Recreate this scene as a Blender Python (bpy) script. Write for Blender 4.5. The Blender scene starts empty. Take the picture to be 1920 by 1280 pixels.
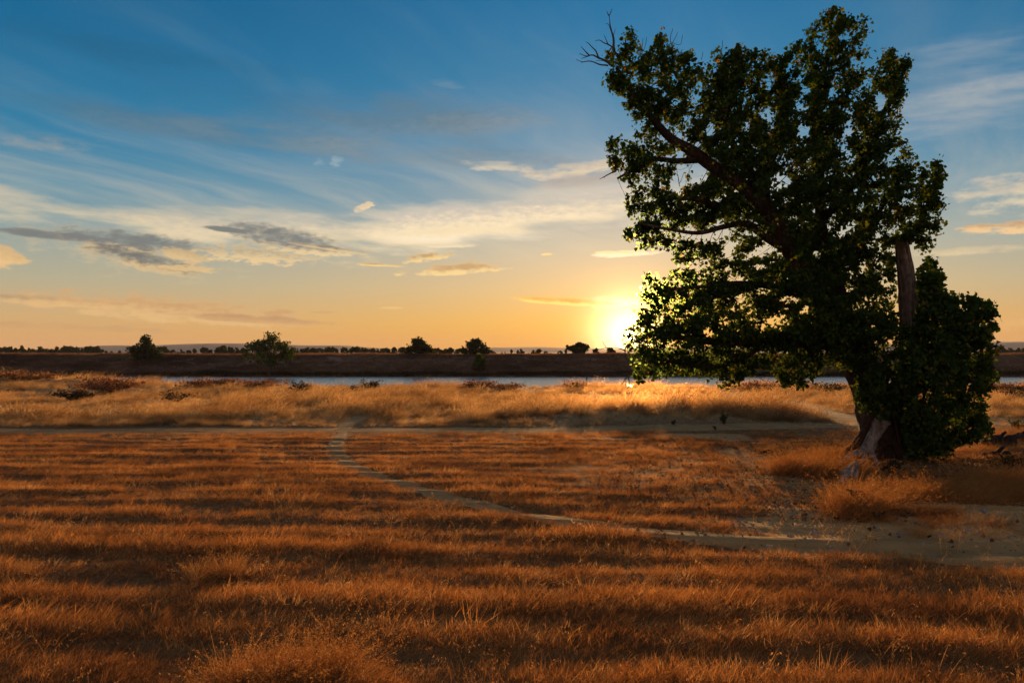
import bpy, bmesh, math, random
import numpy as np
from mathutils import Vector, Matrix, noise as mnoise

SC = bpy.context.scene
COL = SC.collection
R = math.radians
rng = np.random.default_rng(7)
random.seed(7)

# ------------------------------------------------------------------ camera
F = 28 / 36 * 1920.0                      # focal length in photograph pixels
CAM_H = 2.2
PITCH = math.atan(20 / F)
cam_d = bpy.data.cameras.new('camera'); cam = bpy.data.objects.new('camera', cam_d); COL.objects.link(cam)
cam_d.lens = 28; cam_d.sensor_width = 36; cam_d.clip_end = 20000; cam_d.clip_start = 0.05
cam.location = (0, 0, CAM_H); cam.rotation_euler = (R(90) + PITCH, 0, 0)
SC.camera = cam

def ray(px, py):
    x = (px - 960) / F; u = (640 - py) / F
    c, s = math.cos(PITCH), math.sin(PITCH)
    return Vector((x, c - s * u, s + c * u))
def at(px, py, d):                        # the point at depth d (metres ahead) seen at that pixel
    r = ray(px, py); return Vector((0, 0, CAM_H)) + r * (d / r.y)
def azel(px, py):
    r = ray(px, py).normalized(); return math.atan2(r.x, r.y), math.asin(r.z)

# ------------------------------------------------------------------ world
SUN_AZ, SUN_EL = azel(1180, 629)
LAMP_EL = R(4.4)
W = bpy.data.worlds.new('World'); SC.world = W; W.use_nodes = True
nt = W.node_tree; nt.nodes.clear()
W.cycles.sampling_method = 'MANUAL'; W.cycles.sample_map_resolution = 512

class NB:
    """terse builder of shader maths"""
    def __init__(s, nt): s.nt = nt
    def lk(s, a, sock):
        if hasattr(a, 'links') or isinstance(a, bpy.types.NodeSocket): s.nt.links.new(a, sock)
        else: sock.default_value = a
    def m(s, op, a, b=None, c=None, clamp=False):
        n = s.nt.nodes.new('ShaderNodeMath'); n.operation = op; n.use_clamp = clamp
        for i, v in enumerate((a, b, c)):
            if v is not None: s.lk(v, n.inputs[i])
        return n.outputs[0]
    def add(s, a, b): return s.m('ADD', a, b)
    def sub(s, a, b): return s.m('SUBTRACT', a, b)
    def mul(s, a, b): return s.m('MULTIPLY', a, b)
    def mad(s, a, b, c): return s.m('MULTIPLY_ADD', a, b, c)
    def ss(s, v, lo, hi, a=0.0, b=1.0):
        n = s.nt.nodes.new('ShaderNodeMapRange'); n.interpolation_type = 'SMOOTHSTEP'
        for i, x in zip((0, 1, 2, 3, 4), (v, lo, hi, a, b)): s.lk(x, n.inputs[i])
        return n.outputs[0]
    def xyz(s, x, y, z):
        n = s.nt.nodes.new('ShaderNodeCombineXYZ')
        for i, v in enumerate((x, y, z)): s.lk(v, n.inputs[i])
        return n.outputs[0]
    def sep(s, v):
        n = s.nt.nodes.new('ShaderNodeSeparateXYZ'); s.lk(v, n.inputs[0]); return n.outputs
    def noise(s, vec, scale=1.0, detail=4.0, rough=0.55, dist=0.0, col=False):
        n = s.nt.nodes.new('ShaderNodeTexNoise'); s.lk(vec, n.inputs['Vector'])
        n.inputs['Scale'].default_value = scale; n.inputs['Detail'].default_value = detail
        n.inputs['Roughness'].default_value = rough; n.inputs['Distortion'].default_value = dist
        return n.outputs[1 if col else 0]
    def ramp(s, f, stops, interp='LINEAR'):
        n = s.nt.nodes.new('ShaderNodeValToRGB'); s.lk(f, n.inputs[0]); cr = n.color_ramp; cr.interpolation = interp
        while len(cr.elements) < len(stops): cr.elements.new(0.5)
        for e, (p, c) in zip(cr.elements, stops): e.position = p; e.color = (*c, 1)
        return n.outputs[0]
    def mix(s, f, a, b, mode='MIX'):
        n = s.nt.nodes.new('ShaderNodeMix'); n.data_type = 'RGBA'; n.blend_type = mode; n.clamp_factor = True
        s.lk(f, n.inputs[0])
        s.lk((*a, 1) if isinstance(a, tuple) else a, n.inputs[6]); s.lk((*b, 1) if isinstance(b, tuple) else b, n.inputs[7])
        return n.outputs[2]

def lin(r, g, b):
    f = lambda v: (v / 255 / 12.92) if v <= 10 else ((v / 255 + 0.055) / 1.055) ** 2.4
    return (f(r), f(g), f(b))

def build_world():
    B = NB(nt)
    tc = nt.nodes.new('ShaderNodeTexCoord')
    D = tc.outputs['Generated']
    dx, dy, dz = B.sep(D)
    A = B.m('ARCTAN2', dx, dy)
    EL = B.m('ARCSINE', dz)
    ELD = B.mul(EL, 180 / math.pi)
    # physical sky as the base of the light
    sky = nt.nodes.new('ShaderNodeTexSky'); sky.sky_type = 'NISHITA'; sky.sun_disc = False
    sky.sun_elevation = LAMP_EL; sky.sun_rotation = SUN_AZ
    sky.air_density = 1.0; sky.dust_density = 1.6; sky.ozone_density = 3.0
    # evening gradient of the clear air: elevation in degrees / 90
    f = B.m('DIVIDE', B.m('MAXIMUM', ELD, 0.0), 90.0)
    e = lambda d: d / 90
    off = B.ramp(f, [(e(0), lin(224, 160, 92)), (e(2.2), lin(212, 172, 118)), (e(4.6), lin(180, 174, 146)), (e(7.5), lin(142, 163, 162)),
                     (e(10.5), lin(84, 144, 168)), (e(14), lin(34, 124, 164)), (e(19), lin(6, 106, 152)), (e(24), lin(2, 92, 138)), (e(45), lin(52, 98, 138)), (e(90), lin(80, 100, 126))])
    on = B.ramp(f, [(e(0), lin(240, 158, 50)), (e(2.2), lin(240, 180, 82)), (e(4.6), lin(226, 190, 134)), (e(7.5), lin(196, 188, 166)),
                    (e(10.5), lin(138, 162, 172)), (e(14), lin(88, 144, 174)), (e(19), lin(40, 126, 168)), (e(24), lin(12, 112, 162)), (e(45), lin(58, 104, 142)), (e(90), lin(80, 100, 126))])
    dA = B.sub(A, SUN_AZ)
    near = B.m('EXPONENT', B.mul(B.mul(dA, dA), -1 / (2 * R(17) ** 2)))
    base = B.mix(near, off, on)
    back = B.ss(B.m('COSINE', dA), 0.3, -0.7)      # unseen sky opposite the sun, brightened and warmed as fill for dirt and leaves
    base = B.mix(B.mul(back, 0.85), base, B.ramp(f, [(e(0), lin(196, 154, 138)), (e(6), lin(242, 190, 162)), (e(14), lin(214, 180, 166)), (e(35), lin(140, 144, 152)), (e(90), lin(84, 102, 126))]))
    # ---- high cirrus on a plane overhead
    inv = B.m('DIVIDE', 1.0, B.add(B.m('MAXIMUM', dz, 0.0), 0.06))
    px, py = B.mul(dx, inv), B.mul(dy, inv)
    ca, sa = math.cos(R(62)), math.sin(R(62))
    q1 = B.add(B.mul(px, ca), B.mul(py, sa)); q2 = B.sub(B.mul(py, ca), B.mul(px, sa))
    warp = B.noise(B.xyz(px, py, 3.3), 0.6, 3, 0.5)
    cir = B.noise(B.xyz(B.mul(q1, 0.28), B.mad(warp, 0.9, q2), 0.0), 1.5, 7, 0.6)
    cir2 = B.noise(B.xyz(B.mul(q1, 0.10), B.mad(warp, 0.5, q2), 7.0), 3.0, 8, 0.62)
    cirm = B.mul(B.ss(B.mad(cir2, 0.45, cir), 0.62, 0.98), B.ss(ELD, 5.0, 10.0))
    sun_w = B.m('EXPONENT', B.mul(B.m('ABSOLUTE', dA), -1.7))
    fw = B.m('DIVIDE', ELD, 30.0)
    ccol = B.mix(sun_w, B.ramp(fw, [(0.15, lin(214, 190, 152)), (0.36, lin(186, 182, 172)), (0.5, lin(104, 136, 152)), (0.8, lin(34, 100, 138))]),
                 B.ramp(fw, [(0.15, lin(252, 220, 160)), (0.34, lin(242, 224, 190)), (0.5, lin(160, 172, 180)), (0.8, lin(88, 138, 168))]))
    base = B.mix(B.mul(cirm, 0.44), base, ccol)
    # ---- cloud masses, each an uneven body at its own bearing and height
    fine = B.noise(B.xyz(B.mul(A, 30), B.mul(EL, 90), 0.0), 1.0, 9, 0.60)
    fine2 = B.noise(B.xyz(B.mul(A, 75), B.mul(EL, 170), 5.0), 1.0, 8, 0.60)
    broad = B.noise(B.xyz(B.mad(EL, 7.0, B.mul(A, 4.5)), B.mul(EL, 22), 9.0), 1.0, 5, 0.55)
    def body(cx, cy, rx, ry, rot=0.0, k=1.2, soft=0.5, n=None):
        a0, e0 = azel(cx, cy); rx /= F; ry /= F
        c, s = math.cos(R(rot)), math.sin(R(rot))
        u = B.sub(A, a0); v = B.sub(EL, e0)
        p = B.mad(v, s / rx, B.mul(u, c / rx)); q = B.mad(v, c / ry, B.mul(u, -s / ry))
        r2 = B.mad(p, p, B.mul(q, q))
        t = B.mad(B.sub(n if n is not None else fine, 0.5), k * 3.6, B.sub(1.0, r2))
        return t, q
    def cloud(cx, cy, rx, ry, rot, dark, bright, k=1.2, soft=0.5, op=1.0, n=None, lo=-0.5, hi=0.5, shade=1.1):
        nonlocal base
        soft *= 1.45; t, q = body(cx, cy, rx, ry, rot, k, soft, n)
        msk = B.mul(B.ss(t, 0.0, soft), op)
        thick = B.ss(t, 0.25, shade)                        # thin edges let the low sun through
        up = B.ss(B.mad(B.sub(fine2, 0.5), 1.6, q), lo, hi)
        col = B.mix(B.mul(up, B.mad(thick, 0.45, 0.55)), bright, dark)
        base = B.mix(msk, base, col)
    # grey veils in the high blue
    cloud(420, 175, 520, 60, -8, lin(30, 92, 128), lin(50, 106, 138), k=1.3, soft=1.4, op=0.6, n=broad)
    cloud(330, 238, 380, 34, -3, lin(70, 112, 136), lin(96, 124, 140), k=1.4, soft=1.3, op=0.65, n=broad)
    cloud(820, 235, 330, 60, 8, lin(98, 124, 140), lin(130, 146, 156), k=1.5, soft=1.4, op=0.9, n=broad)
    # wide creamy bands
    cloud(300, 412, 640, 36, -1, lin(206, 194, 170), lin(236, 214, 174), k=1.6, soft=0.9, op=0.9, n=broad)
    cloud(620, 425, 420, 36, 3, lin(196, 190, 178), lin(236, 214, 178), k=1.5, soft=1.2, op=0.7, n=broad)
    cloud(950, 402, 440, 50, 5, lin(206, 196, 182), lin(252, 230, 190), k=1.5, soft=0.9, op=0.92, n=broad)
    cloud(1010, 436, 330, 17, 2, lin(246, 222, 180), lin(254, 238, 206), k=1.6, soft=1.3, op=0.85, n=broad)
    cloud(1080, 318, 130, 16, 6, lin(206, 190, 168), lin(228, 208, 176), k=1.3, soft=0.8, op=0.9, n=fine)
    cloud(1110, 335, 130, 16, 5, lin(160, 154, 152), lin(176, 164, 154), k=0.8, soft=0.9, op=0.9, n=broad)
    cloud(1250, 285, 330, 70, 8, lin(150, 158, 166), lin(200, 196, 184), k=1.4, soft=1.3, op=0.5, n=broad)
    cloud(730, 265, 480, 60, -6, lin(92, 128, 148), lin(128, 146, 154), k=1.6, soft=1.3, op=0.55, n=broad)
    cloud(930, 312, 80, 10, -2, lin(188, 184, 174), lin(220, 206, 180), k=1.2, soft=0.9, op=0.8)
    cloud(60, 262, 130, 17, 0, lin(122, 144, 152), lin(160, 162, 158), k=1.4, soft=1.6, op=0.8)
    cloud(850, 158, 60, 8, -4, lin(130, 152, 164), lin(150, 164, 170), k=1.3, soft=1.6, op=0.45)
    cloud(1740, 190, 260, 80, 12, lin(148, 164, 176), lin(176, 180, 180), k=1.5, soft=1.2, op=0.8, n=broad)
    cloud(1900, 362, 90, 40, 4, lin(212, 196, 172), lin(232, 212, 178), k=1.4, soft=1.1, op=0.85)
    cloud(1820, 470, 130, 8, 0, lin(226, 202, 160), lin(240, 212, 164), k=1.0, soft=1.0, op=0.7)
    mixn = B.mad(fine2, 0.45, B.mul(fine, 0.55))
    # dark lens clouds with lit lower edges
    cloud(250, 474, 215, 44, -6, lin(206, 186, 150), lin(222, 196, 150), k=1.8, soft=1.3, op=0.6, n=mixn)
    cloud(560, 462, 190, 34, -6, lin(206, 190, 158), lin(228, 204, 160), k=1.8, soft=1.3, op=0.6, n=mixn)
    D1, B1 = lin(122, 126, 124), lin(228, 194, 140)
    cloud(105, 442, 105, 9, -3, D1, lin(180, 164, 138), k=0.5, soft=0.6, lo=-1.6, hi=-0.6, shade=0.5)
    cloud(255, 456, 150, 25, -5, D1, B1, k=0.95, soft=0.75, n=mixn, lo=-0.75, hi=-0.15, shade=0.6)
    cloud(278, 489, 105, 21, -11, lin(116, 116, 112), B1, k=1.05, soft=0.75, n=mixn, lo=-0.7, hi=0.1, shade=0.6)
    cloud(345, 478, 52, 14, -10, lin(206, 176, 130), B1, k=1.1, soft=0.6, op=0.9, n=fine2)
    cloud(350, 503, 62, 7, -3, lin(226, 190, 134), B1, k=1.2, soft=0.6, op=0.9, n=fine2)
    cloud(480, 478, 115, 18, -2, lin(190, 172, 140), lin(238, 206, 152), k=1.3, soft=0.6, op=0.95, n=fine2)
    cloud(590, 470, 95, 10, -3, lin(214, 190, 150), lin(244, 214, 162), k=1.1, soft=0.6, op=0.9, n=fine2)
    cloud(525, 445, 122, 25, -9, D1, B1, k=0.85, soft=0.75, n=mixn, lo=-0.9, hi=-0.35, shade=0.5)
    cloud(430, 431, 55, 6, -4, D1, lin(170, 164, 146), k=0.5, soft=0.6, lo=-1.4, hi=-0.5, shade=0.5)
    cloud(612, 464, 85, 5, -6, D1, B1, k=0.7, soft=0.6, lo=-0.6, hi=0.4)
    cloud(5, 478, 38, 22, -20, lin(214, 178, 128), lin(238, 196, 136), k=1.0, soft=0.5)
    cloud(682, 388, 24, 8, 22, lin(222, 200, 168), lin(236, 210, 170), k=1.0, soft=0.6, n=fine2)
    cloud(632, 300, 12, 15, -30, lin(150, 178, 186), lin(180, 192, 192), k=1.3, soft=1.2, op=0.6, n=fine2)
    cloud(600, 304, 10, 12, -40, lin(150, 178, 186), lin(170, 186, 190), k=1.3, soft=1.2, op=0.45, n=fine2)
    # small cumulus strips
    D2, B2 = lin(196, 160, 116), lin(248, 214, 148)
    cloud(800, 483, 52, 9, 8, D2, B2, k=1.2, soft=0.5, n=fine2)
    cloud(720, 497, 55, 4, -2, D2, B2, k=1.0, soft=0.5)
    cloud(850, 505, 100, 12, 3, D2, B2, k=1.2, soft=0.5, lo=-0.5, hi=0.2)
    cloud(840, 461, 50, 5, 0, lin(230, 212, 180), lin(246, 226, 184), k=1.1, soft=0.6)
    cloud(1175, 474, 70, 8, 2, lin(255, 224, 160), lin(255, 240, 200), k=1.1, soft=0.5)
    cloud(1025, 477, 14, 3, 2, B2, B2, k=0.8, soft=0.6)
    cloud(1885, 428, 75, 11, -2, lin(186, 152, 120), lin(244, 204, 150), k=1.1, soft=0.45, lo=-0.2, hi=0.7)
    # low streaks near the horizon
    D3 = lin(206, 160, 110)
    cloud(110, 565, 190, 11, -2, lin(172, 146, 116), lin(226, 184, 128), k=0.9, soft=0.6, op=0.95)
    cloud(340, 583, 270, 26, -4, D3, lin(232, 188, 128), k=1.0, soft=0.6, op=0.95)
    cloud(480, 598, 160, 9, -3, lin(194, 148, 104), D3, k=0.8, soft=0.6, op=0.9)
    cloud(1150, 566, 70, 14, 2, lin(255, 236, 170), lin(255, 246, 200), k=0.8, soft=0.9, op=0.8)
    cloud(60, 610, 260, 7, -2, lin(204, 158, 108), D3, k=1.2, soft=0.8, op=0.6)
    cloud(600, 585, 28, 2.5, 0, D3, D3, k=0.6, soft=0.6, op=0.6)
    cloud(735, 577, 26, 3, 0, lin(246, 200, 124), lin(246, 200, 124), k=0.8, soft=0.7, op=0.6)
    cloud(1060, 565, 105, 8, -4, lin(226, 152, 66), lin(255, 220, 120), k=0.6, soft=0.35, lo=-0.5, hi=0.3)
    cloud(1890, 600, 80, 20, 4, lin(222, 168, 108), lin(236, 180, 112), k=1.3, soft=0.8, op=0.7)
    cloud(1900, 648, 140, 10, 0, lin(178, 140, 112), lin(190, 148, 112), k=0.6, soft=0.8, op=0.6)
    # ---- sun and its aureole
    sv = Vector((math.sin(SUN_AZ) * math.cos(SUN_EL), math.cos(SUN_AZ) * math.cos(SUN_EL), math.sin(SUN_EL)))
    def vmath(op, a, b):
        n = nt.nodes.new('ShaderNodeVectorMath'); n.operation = op; nt.links.new(a, n.inputs[0]); n.inputs[1].default_value = b
        return n.outputs['Value']
    dt = vmath('DOT_PRODUCT', D, sv)
    ang = B.mul(B.m('ARCCOSINE', B.m('MINIMUM', dt, 1.0)), 180 / math.pi)
    g1 = B.m('EXPONENT', B.mul(B.m('POWER', B.m('DIVIDE', ang, 1.75), 1.5), -1.0))
    g2 = B.m('EXPONENT', B.mul(ang, -1 / 4.2))
    g3 = B.m('EXPONENT', B.mul(ang, -1 / 13.0))
    disc = B.ss(ang, 0.42, 0.30)
    def scaled(f_, c):
        n = nt.nodes.new('ShaderNodeVectorMath'); n.operation = 'SCALE'; n.inputs[0].default_value = c; nt.links.new(f_, n.inputs['Scale']); return n.outputs[0]
    def addc(a, b):
        n = nt.nodes.new('ShaderNodeVectorMath'); n.operation = 'ADD'; nt.links.new(a, n.inputs[0]); nt.links.new(b, n.inputs[1]); return n.outputs[0]
    glow = addc(addc(scaled(g1, (5.0, 3.4, 1.8)), scaled(g2, (0.75, 0.34, 0.05))), addc(scaled(g3, (0.035, 0.012, 0.0)), scaled(disc, (60, 46, 24))))
    base = addc(base, glow)
    # below the horizon: dull ground tone
    base = B.mix(B.ss(ELD, -0.6, -0.05, 1.0, 0.0), base, (0.10, 0.06, 0.03))
    bg1 = nt.nodes.new('ShaderNodeBackground'); nt.links.new(sky.outputs[0], bg1.inputs[0]); bg1.inputs[1].default_value = 0.05 * 0.05
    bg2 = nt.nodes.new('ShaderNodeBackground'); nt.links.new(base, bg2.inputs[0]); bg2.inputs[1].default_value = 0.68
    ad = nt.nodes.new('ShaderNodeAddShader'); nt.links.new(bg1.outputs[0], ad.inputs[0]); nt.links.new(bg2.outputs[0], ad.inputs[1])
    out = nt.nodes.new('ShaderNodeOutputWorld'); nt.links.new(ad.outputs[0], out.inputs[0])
build_world()

# ------------------------------------------------------------------ sun
sl = bpy.data.lights.new('sun', 'SUN'); sl.energy = 5.0; sl.angle = R(0.5); sl.color = (1.0, 0.55, 0.22)
sun = bpy.data.objects.new('sun', sl); COL.objects.link(sun)
sdir = Vector((math.sin(SUN_AZ) * math.cos(LAMP_EL), math.cos(SUN_AZ) * math.cos(LAMP_EL), math.sin(LAMP_EL)))
sun.rotation_euler = (-sdir).to_track_quat('-Z', 'Y').to_euler(); sun.location = (0, 0, 30)

SC.view_settings.view_transform = 'Standard'; SC.view_settings.look = 'None'
SC.view_settings.gamma = 1.0; SC.view_settings.exposure = 0.5; SC.view_settings.use_curve_mapping = False
SC.cycles.use_denoising = True
SC.cycles.use_adaptive_sampling = True; SC.cycles.adaptive_threshold = 0.02
SC.cycles.max_bounces = 8; SC.cycles.diffuse_bounces = 7; SC.cycles.transmission_bounces = 8; SC.cycles.transparent_max_bounces = 8; SC.cycles.volume_bounces = 0
SC.cycles.sample_clamp_indirect = 4.0

# ------------------------------------------------------------------ helpers
def tag(o, label=None, cat=None, group=None, kind=None):
    if label: o['label'] = label
    if cat: o['category'] = cat
    if group: o['group'] = group
    if kind: o['kind'] = kind
    return o
def mesh_obj(name, verts, faces, mat=None, parent=None, smooth=False, loc=None):
    me = bpy.data.meshes.new(name)
    verts = np.asarray(verts, dtype=np.float32).reshape(-1, 3)
    if isinstance(faces, np.ndarray):
        n, k = faces.shape
        me.vertices.add(len(verts)); me.vertices.foreach_set('co', verts.ravel())
        me.loops.add(n * k); me.loops.foreach_set('vertex_index', faces.astype(np.int32).ravel())
        me.polygons.add(n); me.polygons.foreach_set('loop_start', np.arange(0, n * k, k, dtype=np.int32))
        try: me.polygons.foreach_set('loop_total', np.full(n, k, dtype=np.int32))
        except Exception: pass
        me.update(calc_edges=True); me.validate()
    else:
        me.from_pydata([tuple(v) for v in verts], [], faces); me.update()
    if smooth: me.shade_smooth()
    if mat: me.materials.append(mat)
    o = bpy.data.objects.new(name, me); COL.objects.link(o)
    if parent: o.parent = parent
    if loc is not None: o.location = loc
    return o
def empty(name, loc):
    o = bpy.data.objects.new(name, None); o.empty_display_size = 0.3; COL.objects.link(o); o.location = loc; return o
def part(name, verts, faces, mat, root, smooth=False):     # verts in world space, re-based on the root
    v = np.asarray(verts, dtype=np.float32).reshape(-1, 3) - np.array(root.location, dtype=np.float32)
    return mesh_obj(name, v, faces, mat, root, smooth)

def sstep(x, a, b):
    t = np.clip((np.asarray(x, dtype=float) - a) / (b - a), 0, 1); return t * t * (3 - 2 * t)
# value noise for numpy arrays
_P = np.random.default_rng(3).random((64, 64))
def vnoise(x, y):
    xi = np.floor(x).astype(int); yi = np.floor(y).astype(int); fx = x - xi; fy = y - yi
    fx = fx * fx * (3 - 2 * fx); fy = fy * fy * (3 - 2 * fy)
    g = lambda a, b: _P[a % 64, b % 64]
    return (g(xi, yi) * (1 - fx) + g(xi + 1, yi) * fx) * (1 - fy) + (g(xi, yi + 1) * (1 - fx) + g(xi + 1, yi + 1) * fx) * fy
def fbm(x, y, o=4):
    s = 0; a = 0.5; t = 0
    for i in range(o):
        s = s + a * vnoise(x * 2 ** i + 17.3 * i, y * 2 ** i + 5.1 * i); t += a; a *= 0.5
    return s / t

# ------------------------------------------------------------------ materials
def new_mat(name):
    m = bpy.data.materials.new(name); m.use_nodes = True; m.node_tree.nodes.clear()
    return m, NB(m.node_tree)
def out_surf(m, sh, disp=None):
    o = m.node_tree.nodes.new('ShaderNodeOutputMaterial'); m.node_tree.links.new(sh, o.inputs[0]); return m
def bsdf(B, col, rough=0.9, bump=None, bstr=0.3, bdist=0.05, spec=0.2):
    n = B.nt.nodes.new('ShaderNodeBsdfPrincipled'); B.lk((*col, 1) if isinstance(col, tuple) else col, n.inputs['Base Color'])
    n.inputs['Roughness'].default_value = rough; n.inputs['Specular IOR Level'].default_value = spec
    if bump is not None:
        b = B.nt.nodes.new('ShaderNodeBump'); b.inputs['Strength'].default_value = bstr; b.inputs['Distance'].default_value = bdist
        B.lk(bump, b.inputs['Height']); B.nt.links.new(b.outputs[0], n.inputs['Normal'])
    return n.outputs[0]
def attr(B, name, typ='GEOMETRY'):
    n = B.nt.nodes.new('ShaderNodeAttribute'); n.attribute_name = name; n.attribute_type = typ; return n.outputs
def objco(B):
    n = B.nt.nodes.new('ShaderNodeTexCoord'); return n.outputs['Object']
def geo_pos(B):
    n = B.nt.nodes.new('ShaderNodeNewGeometry'); return n.outputs['Position']

def leaf_like(name, stops, trans=0.45, tcol=(1, 1, 1), rnd='object', patch=None, patch_scale=0.3, fwd=0.0):
    """thin dry or green blade: diffuse + translucent; colour picked by a random value"""
    m, B = new_mat(name)
    if rnd == 'object':
        r = B.nt.nodes.new('ShaderNodeObjectInfo').outputs['Random']
    else:
        r = attr(B, rnd)[2]
    c = B.ramp(r, stops)
    if patch:
        pn = B.noise(geo_pos(B), patch_scale, 3, 0.6)
        c = B.mix(B.ss(pn, 0.45, 0.66), c, patch)
    d = B.nt.nodes.new('ShaderNodeBsdfDiffuse'); B.nt.links.new(c, d.inputs[0])
    t = B.nt.nodes.new('ShaderNodeBsdfTranslucent'); B.nt.links.new(B.mix(1.0, c, tcol, 'MULTIPLY'), t.inputs[0])
    mx = B.nt.nodes.new('ShaderNodeMixShader'); mx.inputs[0].default_value = trans
    B.nt.links.new(d.outputs[0], mx.inputs[1]); B.nt.links.new(t.outputs[0], mx.inputs[2])
    if fwd:                                # thin dry blades scatter the low sun forward
        rf = B.nt.nodes.new('ShaderNodeBsdfRefraction'); rf.inputs['IOR'].default_value = 1.04; rf.inputs['Roughness'].default_value = 0.80
        B.nt.links.new(B.mix(1.0, c, (1.5, 1.35, 1.1), 'MULTIPLY'), rf.inputs[0])
        m2 = B.nt.nodes.new('ShaderNodeMixShader'); m2.inputs[0].default_value = fwd
        B.nt.links.new(mx.outputs[0], m2.inputs[1]); B.nt.links.new(rf.outputs[0], m2.inputs[2]); mx = m2
    return out_surf(m, mx.outputs[0])

def mat_ground():
    m, B = new_mat('ground_soil')
    P = geo_pos(B); x, y, z = B.sep(P)
    n1 = B.noise(P, 0.8, 5, 0.6); n2 = B.noise(P, 9.0, 5, 0.65); n3 = B.noise(P, 45.0, 3, 0.6)
    straw = B.ramp(n2, [(0.3, (0.10, 0.042, 0.015)), (0.55, (0.19, 0.088, 0.030)), (0.75, (0.28, 0.14, 0.05))])
    dirt = B.ramp(n2, [(0.25, (0.29, 0.146, 0.050)), (0.55, (0.48, 0.25, 0.088)), (0.8, (0.60, 0.33, 0.122))])
    dm = B.add(attr(B, 'dirt')[2], B.mul(B.sub(n1, 0.5), 0.5))
    c = B.mix(B.ss(B.add(dm, B.mul(B.sub(n2, 0.5), 0.5)), 0.35, 0.65), straw, dirt)
    c = B.mix(B.ss(y, 23.0, 26.0), c, B.ramp(n2, [(0.3, (0.20, 0.11, 0.045)), (0.7, (0.36, 0.22, 0.09))]))
    lev = attr(B, 'levee')[2]
    lc = B.ramp(B.noise(B.xyz(B.mul(x, 0.06), B.mul(y, 0.3), B.mul(z, 1.4)), 1.6, 6, 0.62), [(0.3, (0.08, 0.045, 0.033)), (0.5, (0.19, 0.11, 0.075)), (0.7, (0.30, 0.185, 0.12))])
    c = B.mix(lev, c, lc)
    return out_surf(m, bsdf(B, c, 0.95, B.add(n2, B.mul(n3, 0.5)), 0.6, 0.03, 0.1))
def mat_dirt(name, tone=1.0):
    m, B = new_mat(name)
    P = geo_pos(B); x, y, z = B.sep(P)
    n1 = B.noise(B.xyz(B.mul(x, 0.6), y, z), 2.2, 6, 0.62); n2 = B.noise(P, 28.0, 4, 0.65)
    c = B.ramp(n1, [(0.28, (0.350 * tone, 0.177 * tone, 0.058 * tone)), (0.5, (0.542 * tone, 0.283 * tone, 0.100 * tone)), (0.72, (0.665 * tone, 0.368 * tone, 0.139 * tone))])
    c = B.mix(B.ss(n2, 0.62, 0.72), c, (0.10, 0.06, 0.035))
    return out_surf(m, bsdf(B, c, 0.95, B.add(n1, B.mul(n2, 0.35)), 0.5, 0.04, 0.1))
def mat_bark(name, lo, mid, hi, sc=1.0, vert=0.12):
    m, B = new_mat(name)
    P = geo_pos(B); x, y, z = B.sep(P)
    g = B.noise(B.xyz(x, y, B.mul(z, vert)), 16 * sc, 6, 0.65, 0.4); n = B.noise(P, 5 * sc, 5, 0.6)
    c = B.ramp(B.mad(n, 0.4, B.mul(g, 0.6)), [(0.36, lo), (0.5, mid), (0.64, hi)])
    return out_surf(m, bsdf(B, c, 0.9, B.mad(n, 0.4, g), 0.9, 0.03, 0.15))
def mat_water():
    m, B = new_mat('river_water')
    P = geo_pos(B); x, y, z = B.sep(P)
    w = B.add(B.noise(B.xyz(B.mul(x, 0.5), y, 0.0), 1.1, 4, 0.6), B.mul(B.noise(B.xyz(x, B.mul(y, 1.6), 4.0), 4.0, 3, 0.6), 0.35))
    n = B.nt.nodes.new('ShaderNodeBsdfPrincipled'); n.inputs['Base Color'].default_value = (0.34, 0.30, 0.245, 1)
    n.inputs['Roughness'].default_value = 0.18; n.inputs['IOR'].default_value = 1.333
    b = B.nt.nodes.new('ShaderNodeBump'); b.inputs['Strength'].default_value = 1.0; b.inputs['Distance'].default_value = 1.0; w = B.mad(y, 0.052, B.mul(w, 0.04))
    B.lk(w, b.inputs['Height']); B.nt.links.new(b.outputs[0], n.inputs['Normal'])
    return out_surf(m, n.outputs[0])
def mat_plain(name, lo, hi, sc=6.0, rough=0.9):
    m, B = new_mat(name)
    n = B.noise(geo_pos(B), sc, 5, 0.6)
    return out_surf(m, bsdf(B, B.ramp(n, [(0.35, lo), (0.65, hi)]), rough, n, 0.4, 0.03, 0.15))

M = {}
M['ground'] = mat_ground()
M['dirt'] = mat_dirt('path_dirt', 0.66); M['road'] = mat_dirt('road_dirt', 0.64)
M['bark'] = mat_bark('bark', (0.022, 0.014, 0.011), (0.065, 0.042, 0.030), (0.13, 0.085, 0.062))
M['twig'] = mat_plain('twig_bark', (0.03, 0.02, 0.015), (0.09, 0.06, 0.042), 20)
M['pale'] = mat_bark('weathered_wood', (0.035, 0.03, 0.026), (0.165, 0.142, 0.122), (0.30, 0.268, 0.238), 1.0, 0.10)
M['cut'] = mat_plain('sawn_wood', (0.26, 0.20, 0.16), (0.42, 0.34, 0.28), 25)
M['char'] = mat_plain('dark_dead_wood', (0.012, 0.010, 0.009), (0.04, 0.03, 0.024), 12)
M['water'] = mat_water()
M['hill'] = mat_plain('far_hill', (0.05, 0.052, 0.06), (0.075, 0.073, 0.08), 0.004)
M['leaf'] = leaf_like('cottonwood_leaf', [(0.0, (0.020, 0.048, 0.015)), (0.45, (0.036, 0.074, 0.019)), (0.80, (0.056, 0.098, 0.022)), (0.96, (0.09, 0.12, 0.022)), (1.0, (0.24, 0.13, 0.03))], 0.45, (1.7, 1.3, 0.5), 'rnd', fwd=0.10)
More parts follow.
